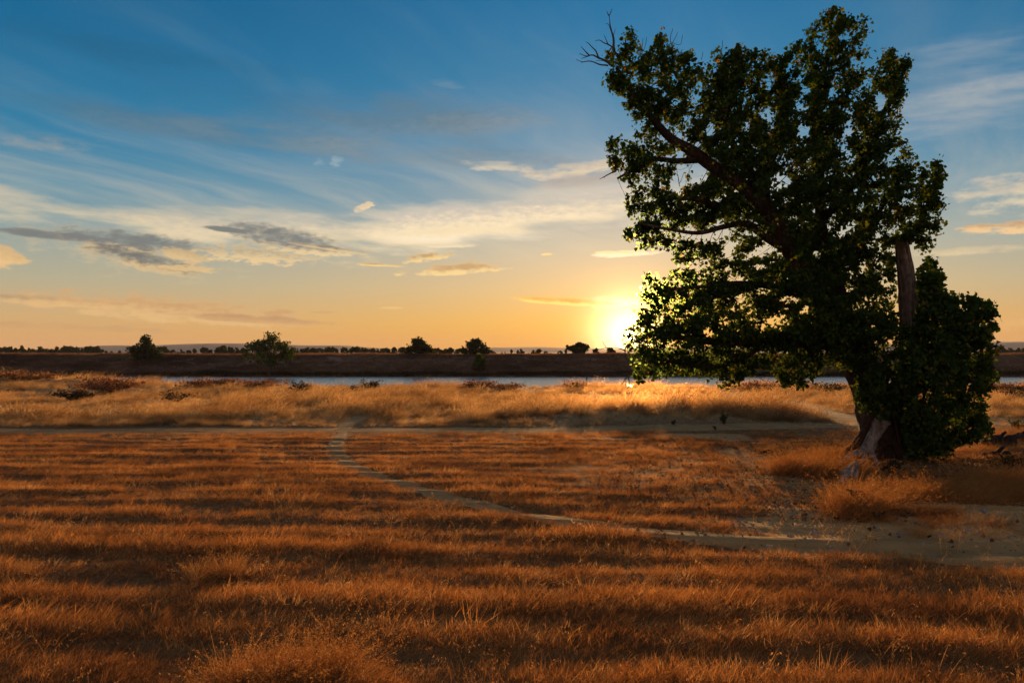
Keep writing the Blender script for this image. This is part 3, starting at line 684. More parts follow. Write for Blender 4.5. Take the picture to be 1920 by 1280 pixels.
# ------------------------------------------------------------------ the big cottonwood
TD = 16.5
def build_big_tree():
    r = np.random.default_rng(21)
    root = empty('cottonwood_tree', at(1662, 858, TD)); root.location.z = float(zt(root.location.x, TD))
    tag(root, 'large leaning cottonwood with dense green crown and broken trunk in front of the low sun', 'tree')
    def P3(*p): return [tuple(at(a, b, d)) for a, b, d in p]
    def limb(name, pts, r0, r1, sides=12, bump=0.16, mat=None, step=0.10, pw=1.0, seed=0.0):
        c = catmull(P3(*pts), step); f = np.linspace(0, 1, len(c)) ** pw
        rad = r0 + (r1 - r0) * f
        if r0 < 0.25:
            for k in range(3): c[:, k] += np.array([0.03 * mnoise.noise((i * 0.12, seed + k * 7.7, 1.3)) for i in range(len(c))]) * np.minimum(1, np.arange(len(c)) / 6)
        V, Fc = tube(c, rad, sides, bump, seed)
        part(name, V, Fc, mat or M['bark'], root, True)
        return c
    # trunk: rises out of the shoots, bends left and becomes the leading limb
    c0 = catmull(P3((1664, 880, 16.6), (1655, 840, 16.6), (1648, 795, 16.6), (1632, 735, 16.6), (1608, 685, 16.6), (1575, 635, 16.6), (1545, 575, 16.6), (1512, 515, 16.6), (1480, 462, 16.6), (1450, 412, 16.55), (1425, 375, 16.5)), 0.09)
    f = np.linspace(0, 1, len(c0)); rad = np.interp(f, [0, 0.08, 0.2, 0.45, 0.7, 1], [0.46, 0.38, 0.35, 0.31, 0.23, 0.175])
    V, Fc = tube(c0, rad, 18, 0.20, 3.0); part('trunk', V, Fc, M['bark'], root, True)
    skel = [c0[len(c0) // 3:]]
    skel.append(limb('limb', [(1428, 380, 16.5), (1392, 350, 16.5), (1345, 318, 16.4), (1302, 284, 16.3), (1262, 262, 16.2), (1225, 225, 16.1), (1190, 180, 16.0), (1155, 128, 16.0)], 0.165, 0.035, seed=1))
    skel.append(limb('limb', [(1318, 300, 16.4), (1272, 302, 16.2), (1228, 300, 16.0), (1190, 318, 15.9), (1158, 335, 15.8)], 0.075, 0.02, 10, seed=2))
    skel.append(limb('limb', [(1432, 385, 16.6), (1418, 345, 16.8), (1398, 310, 17.0), (1372, 262, 17.2), (1352, 200, 17.3), (1350, 130, 17.3)], 0.13, 0.025, 10, seed=3))
    skel.append(limb('limb', [(1424, 352, 16.7), (1442, 312, 17.0), (1458, 265, 17.3), (1462, 200, 17.5), (1455, 130, 17.5)], 0.07, 0.02, 8, seed=4))
    skel.append(limb('limb', [(1478, 470, 16.5), (1440, 448, 16.2), (1398, 420, 15.9), (1360, 425, 15.7), (1310, 436, 15.5), (1250, 430, 15.4), (1200, 420, 15.4)], 0.085, 0.02, 10, seed=5))
    skel.append(limb('limb', [(1395, 365, 16.5), (1350, 385, 16.0), (1290, 372, 15.6), (1225, 380, 15.4)], 0.07, 0.02, 8, seed=12))
    skel.append(limb('limb', [(1612, 690, 16.7), (1585, 590, 17.2), (1560, 500, 17.4), (1540, 425, 17.4), (1536, 330, 17.3), (1528, 240, 17.3), (1545, 140, 17.2), (1568, 45, 17.2)], 0.20, 0.025, 12, seed=6))
    skel.append(limb('limb', [(1540, 415, 17.4), (1565, 385, 17.2), (1620, 310, 17.0), (1655, 215, 16.9), (1685, 140, 16.9)], 0.09, 0.015, 8, seed=7))
    skel.append(limb('limb', [(1600, 668, 16.5), (1560, 640, 16.2), (1490, 642, 15.9), (1410, 640, 15.7), (1330, 640, 15.5), (1260, 628, 15.4), (1205, 605, 15.4)], 0.17, 0.025, 10, seed=8))
    skel.append(limb('limb', [(1440, 640, 15.8), (1390, 672, 15.6), (1330, 690, 15.5), (1265, 680, 15.4), (1205, 668, 15.3)], 0.07, 0.015, 8, seed=9))
    skel.append(limb('limb', [(1540, 640, 16.1), (1500, 672, 15.9), (1478, 702, 15.8)], 0.05, 0.012, 8, seed=10))
    skel.append(limb('limb', [(1540, 570, 16.5), (1480, 545, 16.0), (1400, 530, 15.7), (1320, 535, 15.5), (1240, 545, 15.4)], 0.09, 0.02, 8, seed=11))
    skel.append(limb('limb', [(1690, 470, 17.0), (1722, 420, 17.0), (1745, 370, 16.9), (1762, 325, 16.8)], 0.08, 0.02, 8, seed=13))
    skel.append(limb('limb', [(1560, 510, 17.3), (1610, 450, 17.2), (1655, 390, 17.0), (1690, 330, 16.9)], 0.09, 0.02, 8, seed=14))
    # broken pale trunk standing behind the shoots, open rotten groove down its face
    cs = catmull(P3((1688, 880, 16.75), (1697, 790, 16.75), (1702, 690, 16.75), (1703, 600, 16.7), (1700, 530, 16.7), (1693, 470, 16.65), (1688, 452, 16.65)), 0.05)
    f = np.linspace(0, 1, len(cs)); rs = np.interp(f, [0, 0.15, 0.5, 0.8, 1], [0.32, 0.24, 0.185, 0.175, 0.13])
    V, Fc = tube(cs, rs, 28, 0.18, 9.0, cap=False)
    V = np.array(V); ns = 28
    for i in range(len(cs)):
        for k in range(ns):
            v = V[i * ns + k]; d = v - cs[i]
            side = d[0] / (rs[i] + 1e-6); front = -d[1] / (rs[i] + 1e-6)
            g = math.exp(-((side - 0.30 - 0.12 * math.sin(i * 0.11)) / 0.13) ** 2) * (front > 0)
            V[i * ns + k] = cs[i] + d * (1 - 0.42 * g)
    top = (len(cs) - 1) * ns                                     # jagged broken rim
    for k in range(ns): V[top + k][2] += 0.10 * mnoise.noise((k * 0.9, 4.0, 2.0)) + (0.12 if k % 5 == 0 else 0)
    V = V.tolist(); V.append(list(cs[-1] - np.array([0, 0, 0.12]))); cidx = len(V) - 1
    for k in range(ns): Fc.append((top + k, top + (k + 1) % ns, cidx))
    part('broken_trunk', V, Fc, M['snag'], root, False)
    # roots
    for pts, r0, r1, s in [([(1640, 770, 16.35), (1627, 800, 16.3), (1606, 830, 16.2), (1583, 850, 16.1), (1570, 862, 16.0)], 0.15, 0.03, 31), ([(1672, 820, 16.4), (1690, 850, 16.2), (1715, 868, 16.0)], 0.2, 0.04, 32), ([(1650, 830, 16.3), (1640, 855, 16.0), (1632, 872, 15.8)], 0.16, 0.05, 33)]:
        limb('root', pts, r0, r1, 10, 0.2, M['rootbark'], 0.06, seed=s)
    # dead bare branches
    def dead(branches, r0, seed):
        V, Fc = [], []
        for b in branches:
            c = catmull(P3(*b[0]), 0.05); n = len(c)
            for k in range(3): c[:, k] += np.array([0.02 * mnoise.noise((i * 0.35, seed + k * 5.1, len(b[0]) * 1.7)) for i in range(n)])
            tube(c, np.linspace(b[1] * r0, 0.0045, n), 5, 0, 0, True, V, Fc)
        part('dead_branch', V, Fc, M['deadtwig'], root, True)
    d = 16.0
    q = lambda *xy: [(a, b, d) for a, b in xy]
    dead([(q((1152, 95), (1149, 68), (1144, 45), (1141, 27)), 1), (q((1141, 28), (1137, 22)), .35), (q((1142, 30), (1147, 17)), .4), (q((1147, 62), (1142, 48), (1135, 46)), .35), (q((1150, 68), (1153, 55)), .3)], 0.03, 1)
    dead([(q((1158, 104), (1146, 88), (1132, 80), (1124, 74), (1116, 78)), 1), (q((1142, 86), (1137, 76), (1134, 67)), .5)], 0.022, 2)
    dead([(q((1150, 125), (1135, 114), (1122, 109), (1108, 104), (1090, 110)), 1), (q((1105, 105), (1098, 97), (1090, 88)), .6), (q((1124, 110), (1117, 96), (1104, 82), (1098, 79)), .6), (q((1104, 106), (1095, 104), (1087, 101)), .4)], 0.032, 3)
    dead([(q((1140, 124), (1122, 120), (1105, 114), (1092, 117), (1080, 113)), 1), (q((1096, 116), (1090, 119)), .5), (q((1135, 115), (1118, 115)), .4)], 0.018, 4)
    dead([(q((1240, 130), (1250, 105), (1256, 80), (1261, 52)), 1), (q((1255, 90), (1246, 66)), .6), (q((1254, 95), (1266, 72), (1270, 62)), .6), (q((1250, 108), (1240, 82), (1238, 62)), .6), (q((1258, 80), (1276, 84), (1280, 66)), .5), (q((1262, 110), (1285, 98)), .4)], 0.012, 5)
    dead([(q((1195, 118), (1202, 98), (1206, 72)), 1), (q((1200, 105), (1210, 88), (1212, 70)), .7)], 0.01, 6)
    dead([(q((1350, 105), (1354, 90), (1355, 76)), 1)], 0.008, 7)
    dead([(q((1340, 108), (1338, 92)), .8)], 0.008, 7.5)
    dead([(q((1315, 112), (1318, 96)), .8)], 0.008, 7.7)
    d = 15.8
    dead([(q((1158, 316), (1150, 322), (1138, 328), (1124, 336)), 1), (q((1137, 328), (1131, 333)), .6)], 0.02, 8)
    d = 15.4
    dead([(q((1212, 640), (1190, 640), (1174, 650), (1172, 664), (1178, 680), (1177, 694), (1175, 706)), 1), (q((1174, 658), (1158, 653), (1140, 652), (1124, 655)), .7), (q((1138, 652), (1131, 640)), .5), (q((1172, 640), (1160, 634)), .4)], 0.018, 9)
    dead([(q((1176, 700), (1180, 716), (1176, 730)), 1), (q((1176, 706), (1168, 718), (1162, 724)), .7), (q((1176, 710), (1166, 711)), .5), (q((1172, 715), (1172, 726)), .5)], 0.014, 10)
    d = 16.2
    dead([(q((1275, 350), (1272, 335), (1262, 318)), 1), (q((1274, 345), (1281, 325)), .7), (q((1273, 340), (1268, 322)), .6)], 0.008, 11)

    CROWN = [(1126, 112), (1148, 92), (1160, 78), (1176, 55), (1192, 52), (1200, 82), (1218, 92), (1236, 58), (1248, 62), (1262, 95), (1296, 98), (1296, 118), (1330, 122), (1352, 92), (1372, 100), (1394, 82), (1410, 100), (1424, 98), (1444, 92), (1450, 110), (1470, 92), (1496, 78), (1520, 60), (1536, 34), (1566, 10), (1584, 26), (1606, 28), (1634, 40), (1630, 62), (1612, 86), (1634, 96), (1618, 120), (1604, 136), (1632, 128), (1644, 118), (1662, 90), (1680, 88), (1712, 100), (1714, 118), (1702, 150), (1700, 185), (1694, 200), (1698, 220), (1690, 240), (1680, 252), (1706, 270), (1708, 300), (1720, 295), (1740, 304), (1756, 294), (1776, 314), (1772, 350), (1778, 380), (1762, 402), (1778, 420), (1760, 450), (1735, 470), (1724, 480), (1700, 452), (1672, 458), (1676, 560), (1680, 640), (1600, 700), (1560, 690), (1524, 695), (1520, 722), (1480, 732), (1462, 716), (1456, 695), (1420, 686), (1396, 706), (1366, 726), (1340, 716), (1308, 704), (1270, 694), (1236, 706), (1205, 722), (1186, 705), (1188, 672), (1172, 652), (1172, 618), (1196, 600), (1198, 570), (1194, 535), (1214, 508), (1224, 518), (1254, 512), (1268, 500), (1252, 478), (1234, 468), (1206, 468), (1184, 455), (1166, 430), (1172, 412), (1178, 385), (1176, 365), (1190, 352), (1168, 330), (1144, 308), (1138, 282), (1146, 252), (1162, 250), (1172, 268), (1204, 252), (1212, 245), (1188, 238), (1174, 205), (1166, 180), (1140, 172), (1128, 158), (1146, 140)]
    HOLES = [(1296, 326, 36, 22, 0), (1270, 348, 16, 12, 0), (1405, 366, 10, 4, .4), (1362, 432, 16, 14, 0), (1335, 445, 22, 10, 0), (1432, 470, 18, 10, 0), (1368, 468, 12, 22, 0), (1300, 440, 18, 10, 0), (1280, 262, 16, 10, .6), (1462, 342, 22, 16, 0), (1508, 246, 14, 14, 0), (1548, 402, 14, 12, 0), (1528, 396, 8, 8, 0), (1548, 428, 12, 10, -.4), (1378, 522, 18, 12, 0), (1480, 560, 20, 9, 0), (1510, 580, 8, 12, 0), (1330, 622, 11, 9, 0), (1326, 645, 8, 6, 0), (1395, 655, 10, 4, 0), (1430, 545, 14, 9, 0), (1360, 600, 9, 8, 0), (1240, 598, 6, 6, 0), (1288, 224, 10, 10, 0), (1332, 242, 9, 14, 0), (1590, 245, 9, 9, 0), (1440, 215, 10, 16, 0), (1600, 330, 10, 8, 0), (1498, 200, 10, 8, 0), (1400, 240, 9, 9, 0), (1462, 298, 10, 12, 0), (1570, 545, 10, 10, 0), (1620, 500, 8, 12, 0), (1660, 530, 8, 14, 0), (1668, 640, 6, 8, 0), (1530, 475, 9, 6, 0), (1425, 500, 12, 8, 0), (1260, 570, 8, 6, 0), (1640, 640, 5, 5, 0), (1310, 160, 8, 10, 0), (1560, 170, 6, 8, 0), (1300, 180, 8, 8, 0), (1250, 178, 9, 6, 0), (1180, 240, 4, 4, 0), (1650, 190, 14, 20, 0), (1628, 152, 8, 14, 0), (1590, 130, 6, 8, 0), (1440, 160, 6, 12, 0), (1385, 560, 10, 10, 0), (1450, 600, 12, 8, 0)]
    SHOOTS = [(1606, 742), (1602, 706), (1640, 690), (1668, 650), (1690, 612), (1722, 596), (1716, 560), (1722, 500), (1740, 492), (1768, 520), (1758, 548), (1790, 548), (1830, 556), (1866, 560), (1870, 582), (1852, 590), (1872, 610), (1860, 640), (1880, 658), (1850, 672), (1838, 690), (1872, 690), (1868, 724), (1836, 744), (1860, 770), (1842, 784), (1826, 776), (1836, 800), (1868, 796), (1850, 822), (1810, 830), (1776, 852), (1730, 862), (1700, 850), (1696, 800), (1694, 772), (1660, 764), (1640, 782), (1632, 770), (1618, 768)]
    limbs_px = [(to_px(c), c) for c in skel]
    def clear_of_holes(px, py, k=1.0):
        ok = np.ones(len(px), bool)
        for hx, hy, rx, ry, a in HOLES:
            ca, sa = math.cos(a), math.sin(a); u = (px - hx) * ca + (py - hy) * sa; v = (py - hy) * ca - (px - hx) * sa
            ok &= (u / (rx * k)) ** 2 + (v / (ry * k)) ** 2 > 1
        return ok
    # attraction points through the volume of the crown
    def volume(poly, n, dmid, tmax, tk, t0):
        poly = np.array(poly); lo, hi = poly.min(0), poly.max(0)
        px = r.uniform(lo[0], hi[0], n); py = r.uniform(lo[1], hi[1], n); ok = inside(px, py, poly)
        px, py = px[ok], py[ok]; e = edge_dist(px, py, poly) * TD / F
        t = np.minimum(tmax, t0 + tk * e); u = r.uniform(-1, 1, len(px))
        return px, py, dmid + u * t
    px, py, dd = volume(CROWN, 9500, 16.5, 2.1, 0.9, 0.35)
    dd = dd - 0.5 * sstep(1400 - px, 0, 250) - 0.6 * sstep(py, 500, 620)
    LOW = [(1190, 600), (1200, 540), (1290, 520), (1420, 530), (1560, 560), (1590, 660), (1530, 700), (1470, 728), (1380, 715), (1300, 705), (1210, 712), (1176, 660)]
    qx, qy, qd = volume(LOW, 1900, 15.6, 0.9, 0.7, 0.25); px = np.concatenate([px, qx]); py = np.concatenate([py, qy]); dd = np.concatenate([dd, qd])
    qx, qy, qd = volume([(1606, 480), (1684, 468), (1682, 640), (1600, 690)], 800, 16.95, 0.6, 0.6, 0.3); px = np.concatenate([px, qx]); py = np.concatenate([py, qy]); dd = np.concatenate([dd, qd])
    ok = clear_of_holes(px, py, 1.1); A1 = to_world(px[ok], py[ok], dd[ok])
    px, py, dd = volume(SHOOTS, 3600, 15.85, 1.1, 0.9, 0.3); dd = np.where((px > 1672) & (px < 1722) & (py < 606), np.maximum(dd, 17.0), dd)
    qx, qy, qd = volume([(1602, 700), (1660, 680), (1700, 760), (1690, 800), (1640, 785), (1606, 752)], 900, 15.75, 0.35, 0.5, 0.2)
    ux, uy, ud = volume([(1690, 790), (1760, 780), (1790, 850), (1740, 862), (1700, 852)], 900, 15.65, 0.3, 0.5, 0.2)
    vx, vy, vd = volume([(1712, 610), (1718, 488), (1744, 478), (1778, 516), (1764, 552), (1800, 556), (1790, 630)], 900, 17.0, 0.6, 0.5, 0.3)
    A2 = to_world(np.concatenate([px, qx, ux, vx]), np.concatenate([py, qy, uy, vy]), np.concatenate([dd, qd, ud, vd])); A2 = A2[A2[:, 2] > 0.10]

    def colonise(seeds, A, step=0.11, infl=1.6, kill=0.17, iters=160):
        pos = []; par = []
        for c, p0 in seeds:
            for i, p in enumerate(c):
                par.append(len(pos) - 1 if i else -1); pos.append(p)
        nseed = len(pos)
        pos = list(map(np.array, pos)); S = np.array(pos)
        near = np.zeros(len(A), int); nd = np.full(len(A), 1e9)
        for i0 in range(0, len(A), 500):
            D = np.linalg.norm(A[i0:i0 + 500, None] - S[None], axis=2); near[i0:i0 + 500] = D.argmin(1); nd[i0:i0 + 500] = D.min(1)
        alive = nd > kill; seen = {}
        for it in range(iters):
            act = np.where(alive & (nd < infl))[0]
            if not len(act): break
            order = {}
            dirs = A[act] - np.array([pos[k] for k in near[act]]); dirs /= np.linalg.norm(dirs, axis=1)[:, None] + 1e-9
            uniq, inv = np.unique(near[act], return_inverse=True)
            acc = np.zeros((len(uniq), 3)); np.add.at(acc, inv, dirs)
            acc += r.normal(0, 0.12, acc.shape); acc[:, 2] += 0.05; acc /= np.linalg.norm(acc, axis=1)[:, None] + 1e-9
            new = []
            for k, dv in zip(uniq, acc):
                q = pos[k] + dv * step; c = seen.get(k, 0)
                if c >= 4: continue
                seen[k] = c + 1
                pos.append(q); par.append(int(k)); new.append(len(pos) - 1)
            if not new: break
            N = np.array([pos[k] for k in new]); al = np.where(alive)[0]
            for i0 in range(0, len(al), 800):
                a = al[i0:i0 + 800]; D = np.linalg.norm(A[a, None] - N[None], axis=2); m = D.argmin(1); dm = D[np.arange(len(a)), m]
                b = dm < nd[a]; nd[a[b]] = dm[b]; near[a[b]] = np.array(new)[m[b]]
            alive &= nd > kill
        return np.array(pos), np.array(par), nseed
    def twigs(pos, par, nseed, name):
        n = len(pos); ch = np.zeros(n, int)
        for i in range(nseed, n): ch[par[i]] += 1
        w = np.ones(n) * 0.0; leafn = (ch == 0); w[leafn] = 1.0
        for i in range(n - 1, nseed - 1, -1): w[par[i]] += w[i]
        rad = np.minimum(0.0035 * np.maximum(w, 1) ** 0.46, 0.05)
        kids = [[] for _ in range(n)]
        for i in range(nseed, n): kids[par[i]].append(i)
        V, Fc = [], []; done = np.zeros(n, bool)
        for i in range(nseed, n):
            if done[i] or (par[i] >= nseed and kids[par[i]][0] == i and len(kids[par[i]]) >= 1 and par[i] >= nseed): continue
            ch_ = [par[i], i]; done[i] = True; k = i
            while kids[k]:
                k = kids[k][0]; ch_.append(k); done[k] = True
            rr = rad[ch_].copy(); rr[0] = rr[1]
            tube(pos[ch_], rr, 4, 0, 0, False, V, Fc)
        o = part(name, V, Fc, M['twig'], root, True); tag(o, kind='stuff')
        return w
    def leaves(pos, par, nseed, w, name, poly, per, size, front_clear=None):
        idx = np.where((np.arange(len(pos)) >= nseed) & (w <= 9))[0]
        rep = r.poisson(per, len(idx)); q = np.repeat(idx, rep)
        # clumps: some twigs carry a full spray, some few leaves
        off = r.normal(0, 1, (len(q), 3)); off /= np.linalg.norm(off, axis=1)[:, None]
        P = pos[q] + off * r.uniform(0.02, 0.17, len(q))[:, None]
        px, py = to_px(P)
        ja, jf = (26, 20.0) if name == 'crown' else (44, 24.0)
        jx = px + ja * (fbm(px / jf, py / jf + 40, 3) - 0.5); jy = py + ja * (fbm(px / jf + 60, py / jf, 3) - 0.5)
        ins = inside(jx, jy, np.array(poly)); e = edge_dist(jx, jy, poly)
        ok = ins | (e < 7)
        ok &= clear_of_holes(px, py) | (r.random(len(px)) < 0.10)
        dens = fbm(px / 17.0 + 3, py / 17.0 + 8, 3)
        ok &= r.random(len(px)) < (0.33 if name == 'crown' else 0.5) + 1.3 * sstep(dens, 0.30, 0.60)
        if name == 'crown': ok &= r.random(len(px)) > 0.30 * sstep(1500 - px, 0, 80) * sstep(py, 450, 520)
        # keep leading limbs and the broken trunk in view
        for (lx, ly), c in limbs_px[:3] + limbs_px[5:6]:
            dl, _ = polyline_dist(px, py, list(zip(lx[::4], ly[::4])))
            vis = (dl < 17) & (P[:, 1] < 16.7) & (px < 1492) & (px > 1235)
            ok &= ~vis | (r.random(len(px)) < 0.10)
        ok &= ~((np.abs(px - 1699) < 18) & (py > 452) & (py < 606 + 12 * np.sin(px)) & (P[:, 1] < 16.9))
        ok &= P[:, 2] > 0.08
        P = P[ok]
        V, Q, rn = leaf_mesh(P, size, r)
        o = part(name, V, Q, M['leaf'], root, False); fattr(o, 'rnd', rn, 'FACE'); tag(o, kind='stuff')
        print('LEAVES', name, len(P)); return len(P)
    pos, par, ns = colonise([(c[::1], 0) for c in skel], A1)
    w = twigs(pos, par, ns, 'twigs')
    n1 = leaves(pos, par, ns, w, 'crown', CROWN, 23.0, 0.068)
    stems = [catmull(P3(*s), 0.1) for s in [[(1690, 845, 16.2), (1672, 770, 15.8), (1640, 740, 15.7), (1618, 722, 15.7)], [(1700, 850, 15.9), (1725, 840, 15.6), (1750, 830, 15.5)], [(1690, 840, 16.3), (1690, 760, 15.9), (1700, 690, 15.7), (1712, 620, 15.8)], [(1700, 840, 16.3), (1730, 750, 15.8), (1760, 670, 15.6), (1790, 600, 15.8)],
             [(1705, 840, 16.3), (1760, 770, 15.8), (1810, 720, 15.7), (1850, 690, 15.8)], [(1705, 845, 16.3), (1760, 820, 15.9), (1820, 800, 15.8)], [(1720, 640, 16.9), (1735, 560, 17.0), (1742, 510, 17.0)], [(1770, 660, 15.8), (1815, 610, 16.1), (1855, 575, 16.2)]]]
    V, Fc = [], []
    for s in stems: tube(s, np.linspace(0.035, 0.012, len(s)), 6, 0, 0, True, V, Fc)
    tag(part('shoot_stems', V, Fc, M['twig'], root, True), kind='stuff')
    pos, par, ns = colonise([(c, 0) for c in stems], A2)
    w = twigs(pos, par, ns, 'shoot_twigs')
    n2 = leaves(pos, par, ns, w, 'leafy_shoots', SHOOTS, 22.0, 0.078)
    print('LEAVES', n1, n2)
M['snag'] = mat_bark('broken_trunk_wood', (0.04, 0.030, 0.024), (0.16, 0.115, 0.09), (0.33, 0.25, 0.195), 1.4, 0.08)
M['rootbark'] = mat_bark('root_bark', (0.025, 0.015, 0.010), (0.06, 0.034, 0.022), (0.11, 0.065, 0.042), 1.0, 0.3)
M['deadtwig'] = mat_plain('dead_twig', (0.05, 0.04, 0.035), (0.12, 0.095, 0.08), 20)
build_big_tree()

M['clump'] = leaf_like('clump_dry_grass', [(0.0, (0.34, 0.15, 0.045)), (0.6, (0.46, 0.235, 0.08)), (1.0, (0.56, 0.33, 0.13))], 0.5, (1.1, 1.0, 0.8), fwd=0.3)
M['oat'] = leaf_like('oat_straw', [(0.0, (0.42, 0.22, 0.08)), (1.0, (0.55, 0.34, 0.15))], 0.5, (1.1, 1.0, 0.8), fwd=0.4)
M['leaf_bank'] = leaf_like('bank_leaf', [(0.0, (0.022, 0.036, 0.010)), (0.6, (0.040, 0.062, 0.015)), (1.0, (0.075, 0.09, 0.022))], 0.40, (1.5, 1.4, 0.7), 'rnd')
# ------------------------------------------------------------------ stump, roots and fallen wood by the tree
def limb_mesh(name, root, pts, radii, mat, sides=12, bump=0.2, step=0.05, seed=0.0, cap=True, extra=None, smooth=True):
    c = catmull([tuple(at(*p)) for p in pts], step); f = np.linspace(0, 1, len(c))
    rad = np.interp(f, np.linspace(0, 1, len(radii)), radii)
    V, Fc = tube(c, rad, sides, bump, seed, cap)
    if root is None: return mesh_obj(name, V, Fc, mat, None, smooth), c, rad
    return part(name, V, Fc, mat, root, smooth), c, rad
def on_ground(px, py):                    # ground point of a pixel as (px, py, depth)
    g = gp(px, py); return g[1]
def build_stump():
    d = 15.9
    root = empty('tree_stump', at(1626, 866, d)); root.location.z = 0
    tag(root, 'pale weathered stump with sawn top leaning against the foot of the big cottonwood', 'stump')
    o, c, rad = limb_mesh('stump_body', root, [(1612, 882, d - 0.1), (1622, 850, d - 0.05), (1636, 822, d), (1650, 796, d + 0.08), (1655, 787, d + 0.1)], [0.13, 0.13, 0.122, 0.13, 0.145], M['pale'], 20, 0.30, 0.03, 41.0, cap=False)
    n = c[-1] - c[-3]; n /= np.linalg.norm(n); n = n * 0.8 + np.array([-0.05, -0.55, 0.25]); n /= np.linalg.norm(n)
    u = np.cross(n, [0, 0, 1.0]); u /= np.linalg.norm(u); v = np.cross(n, u)
    V, Fc = [], []
    rings = [(1.0, 0.0), (0.98, 0.022), (0.7, 0.026), (0.35, 0.022)]
    for s, h in rings:
        for k in range(20):
            a = 2 * math.pi * k / 20; q = 0.168 * s * (1 + 0.10 * mnoise.noise((math.cos(a) * 1.5, math.sin(a) * 1.5, 5)))
            V.append(c[-1] + n * h + u * math.cos(a) * q + v * math.sin(a) * q)
    for j in range(3):
        for k in range(20): a = j * 20 + k; b = j * 20 + (k + 1) % 20; Fc.append((a, b, b + 20, a + 20))
    V.append(c[-1] + n * 0.02)
    for k in range(20): Fc.append((60 + k, 60 + (k + 1) % 20, 80))
    part('sawn_face', V, Fc, M['cut'], root, False)
    # splintered sliver standing above the cut, and the brown shell with a jagged rim behind it
    o, c2, r2 = limb_mesh('splinter', root, [(1658, 800, d + 0.2), (1660, 782, d + 0.2), (1663, 772, d + 0.2), (1662, 764, d + 0.2)], [0.09, 0.085, 0.05, 0.006], M['pale'], 8, 0.3, 0.02, 44)
    d2 = 16.5; cen = np.array(at(1690, 858, d2)); cen[2] = -0.05; V, Fc = [], []; ns = 30; lv = 12
    rimz = lambda a: 0.78 + 0.16 * mnoise.noise((math.cos(a) * 2.2, math.sin(a) * 2.2, 8)) + 0.20 * max(0, math.cos(3 * a + 0.6)) ** 6
    for j in range(lv):
        t = j / (lv - 1)
        for k in range(ns):
            a = 2 * math.pi * k / ns; q = 0.34 - 0.10 * t + 0.20 * (1 - t) ** 3; q *= 1 + 0.16 * mnoise.noise((math.cos(a) * 2, math.sin(a) * 2, t * 2))
            V.append(cen + np.array([math.cos(a) * q, math.sin(a) * q * 0.7, rimz(a) * 1.22 * t]))
    for j in range(lv - 1):
        for k in range(ns): a = j * ns + k; b = j * ns + (k + 1) % ns; Fc.append((a, b, b + ns, a + ns))
    for k in range(ns):                     # inner wall so that the shell has thickness
        a = 2 * math.pi * k / ns; V.append(V[(lv - 1) * ns + k] * 0.8 + (cen + np.array([0, 0, rimz(a) * 1.0])) * 0.2)
    for k in range(ns): a = (lv - 1) * ns + k; b = (lv - 1) * ns + (k + 1) % ns; Fc.append((a, b, b + ns, a + ns))
    V.append(cen + np.array([0, 0, 0.45]))
    for k in range(ns): Fc.append((lv * ns + k, lv * ns + (k + 1) % ns, len(V) - 1))
    part('hollow_shell', V, Fc, M['rootbark'], root, False)
    for pts, r_, s in [([(1618, 848, d - .1), (1602, 852, d - .25), (1584, 860, d - .5), (1572, 868, d - .7)], [0.09, 0.065, 0.045, 0.02], 51), ([(1632, 846, d - .1), (1638, 858, d - .3), (1645, 870, d - .5), (1643, 880, d - .7)], [0.075, 0.055, 0.04, 0.02], 52), ([(1622, 850, d - .1), (1616, 866, d - .4), (1612, 880, d - .7)], [0.07, 0.05, 0.03], 53)]:
        limb_mesh('stump_root', root, pts, r_, M['pale'], 10, 0.22, 0.03, s)
build_stump()

def bleached_root():
    root = empty('bleached_root', (*gp(1588, 905), 0)); tag(root, 'pale knotted root with a dark hole on the ground below the stump', 'root')
    d = root.location.y
    limb_mesh('root_body', root, [(1605, 868, d + .9), (1596, 884, d + .5), (1588, 893, d + .2), (1580, 905, d)], [0.06, 0.10, 0.12, 0.07], M['pale'], 12, 0.35, 0.025, 61)
    c = np.array(at(1591, 897, d + .1)); V, Fc = [], []
    tube(np.array([c + np.array([0.01, -0.05, 0.0]), c + np.array([0, -0.115, 0.015])]), [0.05, 0.042], 10, 0.2, 3, True, V, Fc)
    part('knot_hole', V, Fc, M['char'], root, True)
    limb_mesh('root_arm', root, [(1592, 886, d + .3), (1600, 878, d + .35), (1606, 884, d + .3), (1604, 896, d + .2)], [0.05, 0.045, 0.04, 0.02], M['pale'], 8, 0.3, 0.03, 63)
bleached_root()
def forked_branch():
    root = empty('forked_branch', (*gp(1598, 950), 0)); tag(root, 'dark forked dead branch sticking out of the dry grass clump', 'branch')
    d = root.location.y
    limb_mesh('branch_stem', root, [(1594, 955, d), (1600, 940, d), (1606, 926, d), (1614, 922, d - .1), (1622, 926, d - .2)], [0.045, 0.05, 0.045, 0.03, 0.01], M['char'], 8, 0.3, 0.03, 66)
    limb_mesh('branch_fork', root, [(1604, 930, d), (1596, 922, d - .05), (1587, 917, d - .1)], [0.045, 0.035, 0.008], M['char'], 8, 0.3, 0.03, 67)
forked_branch()
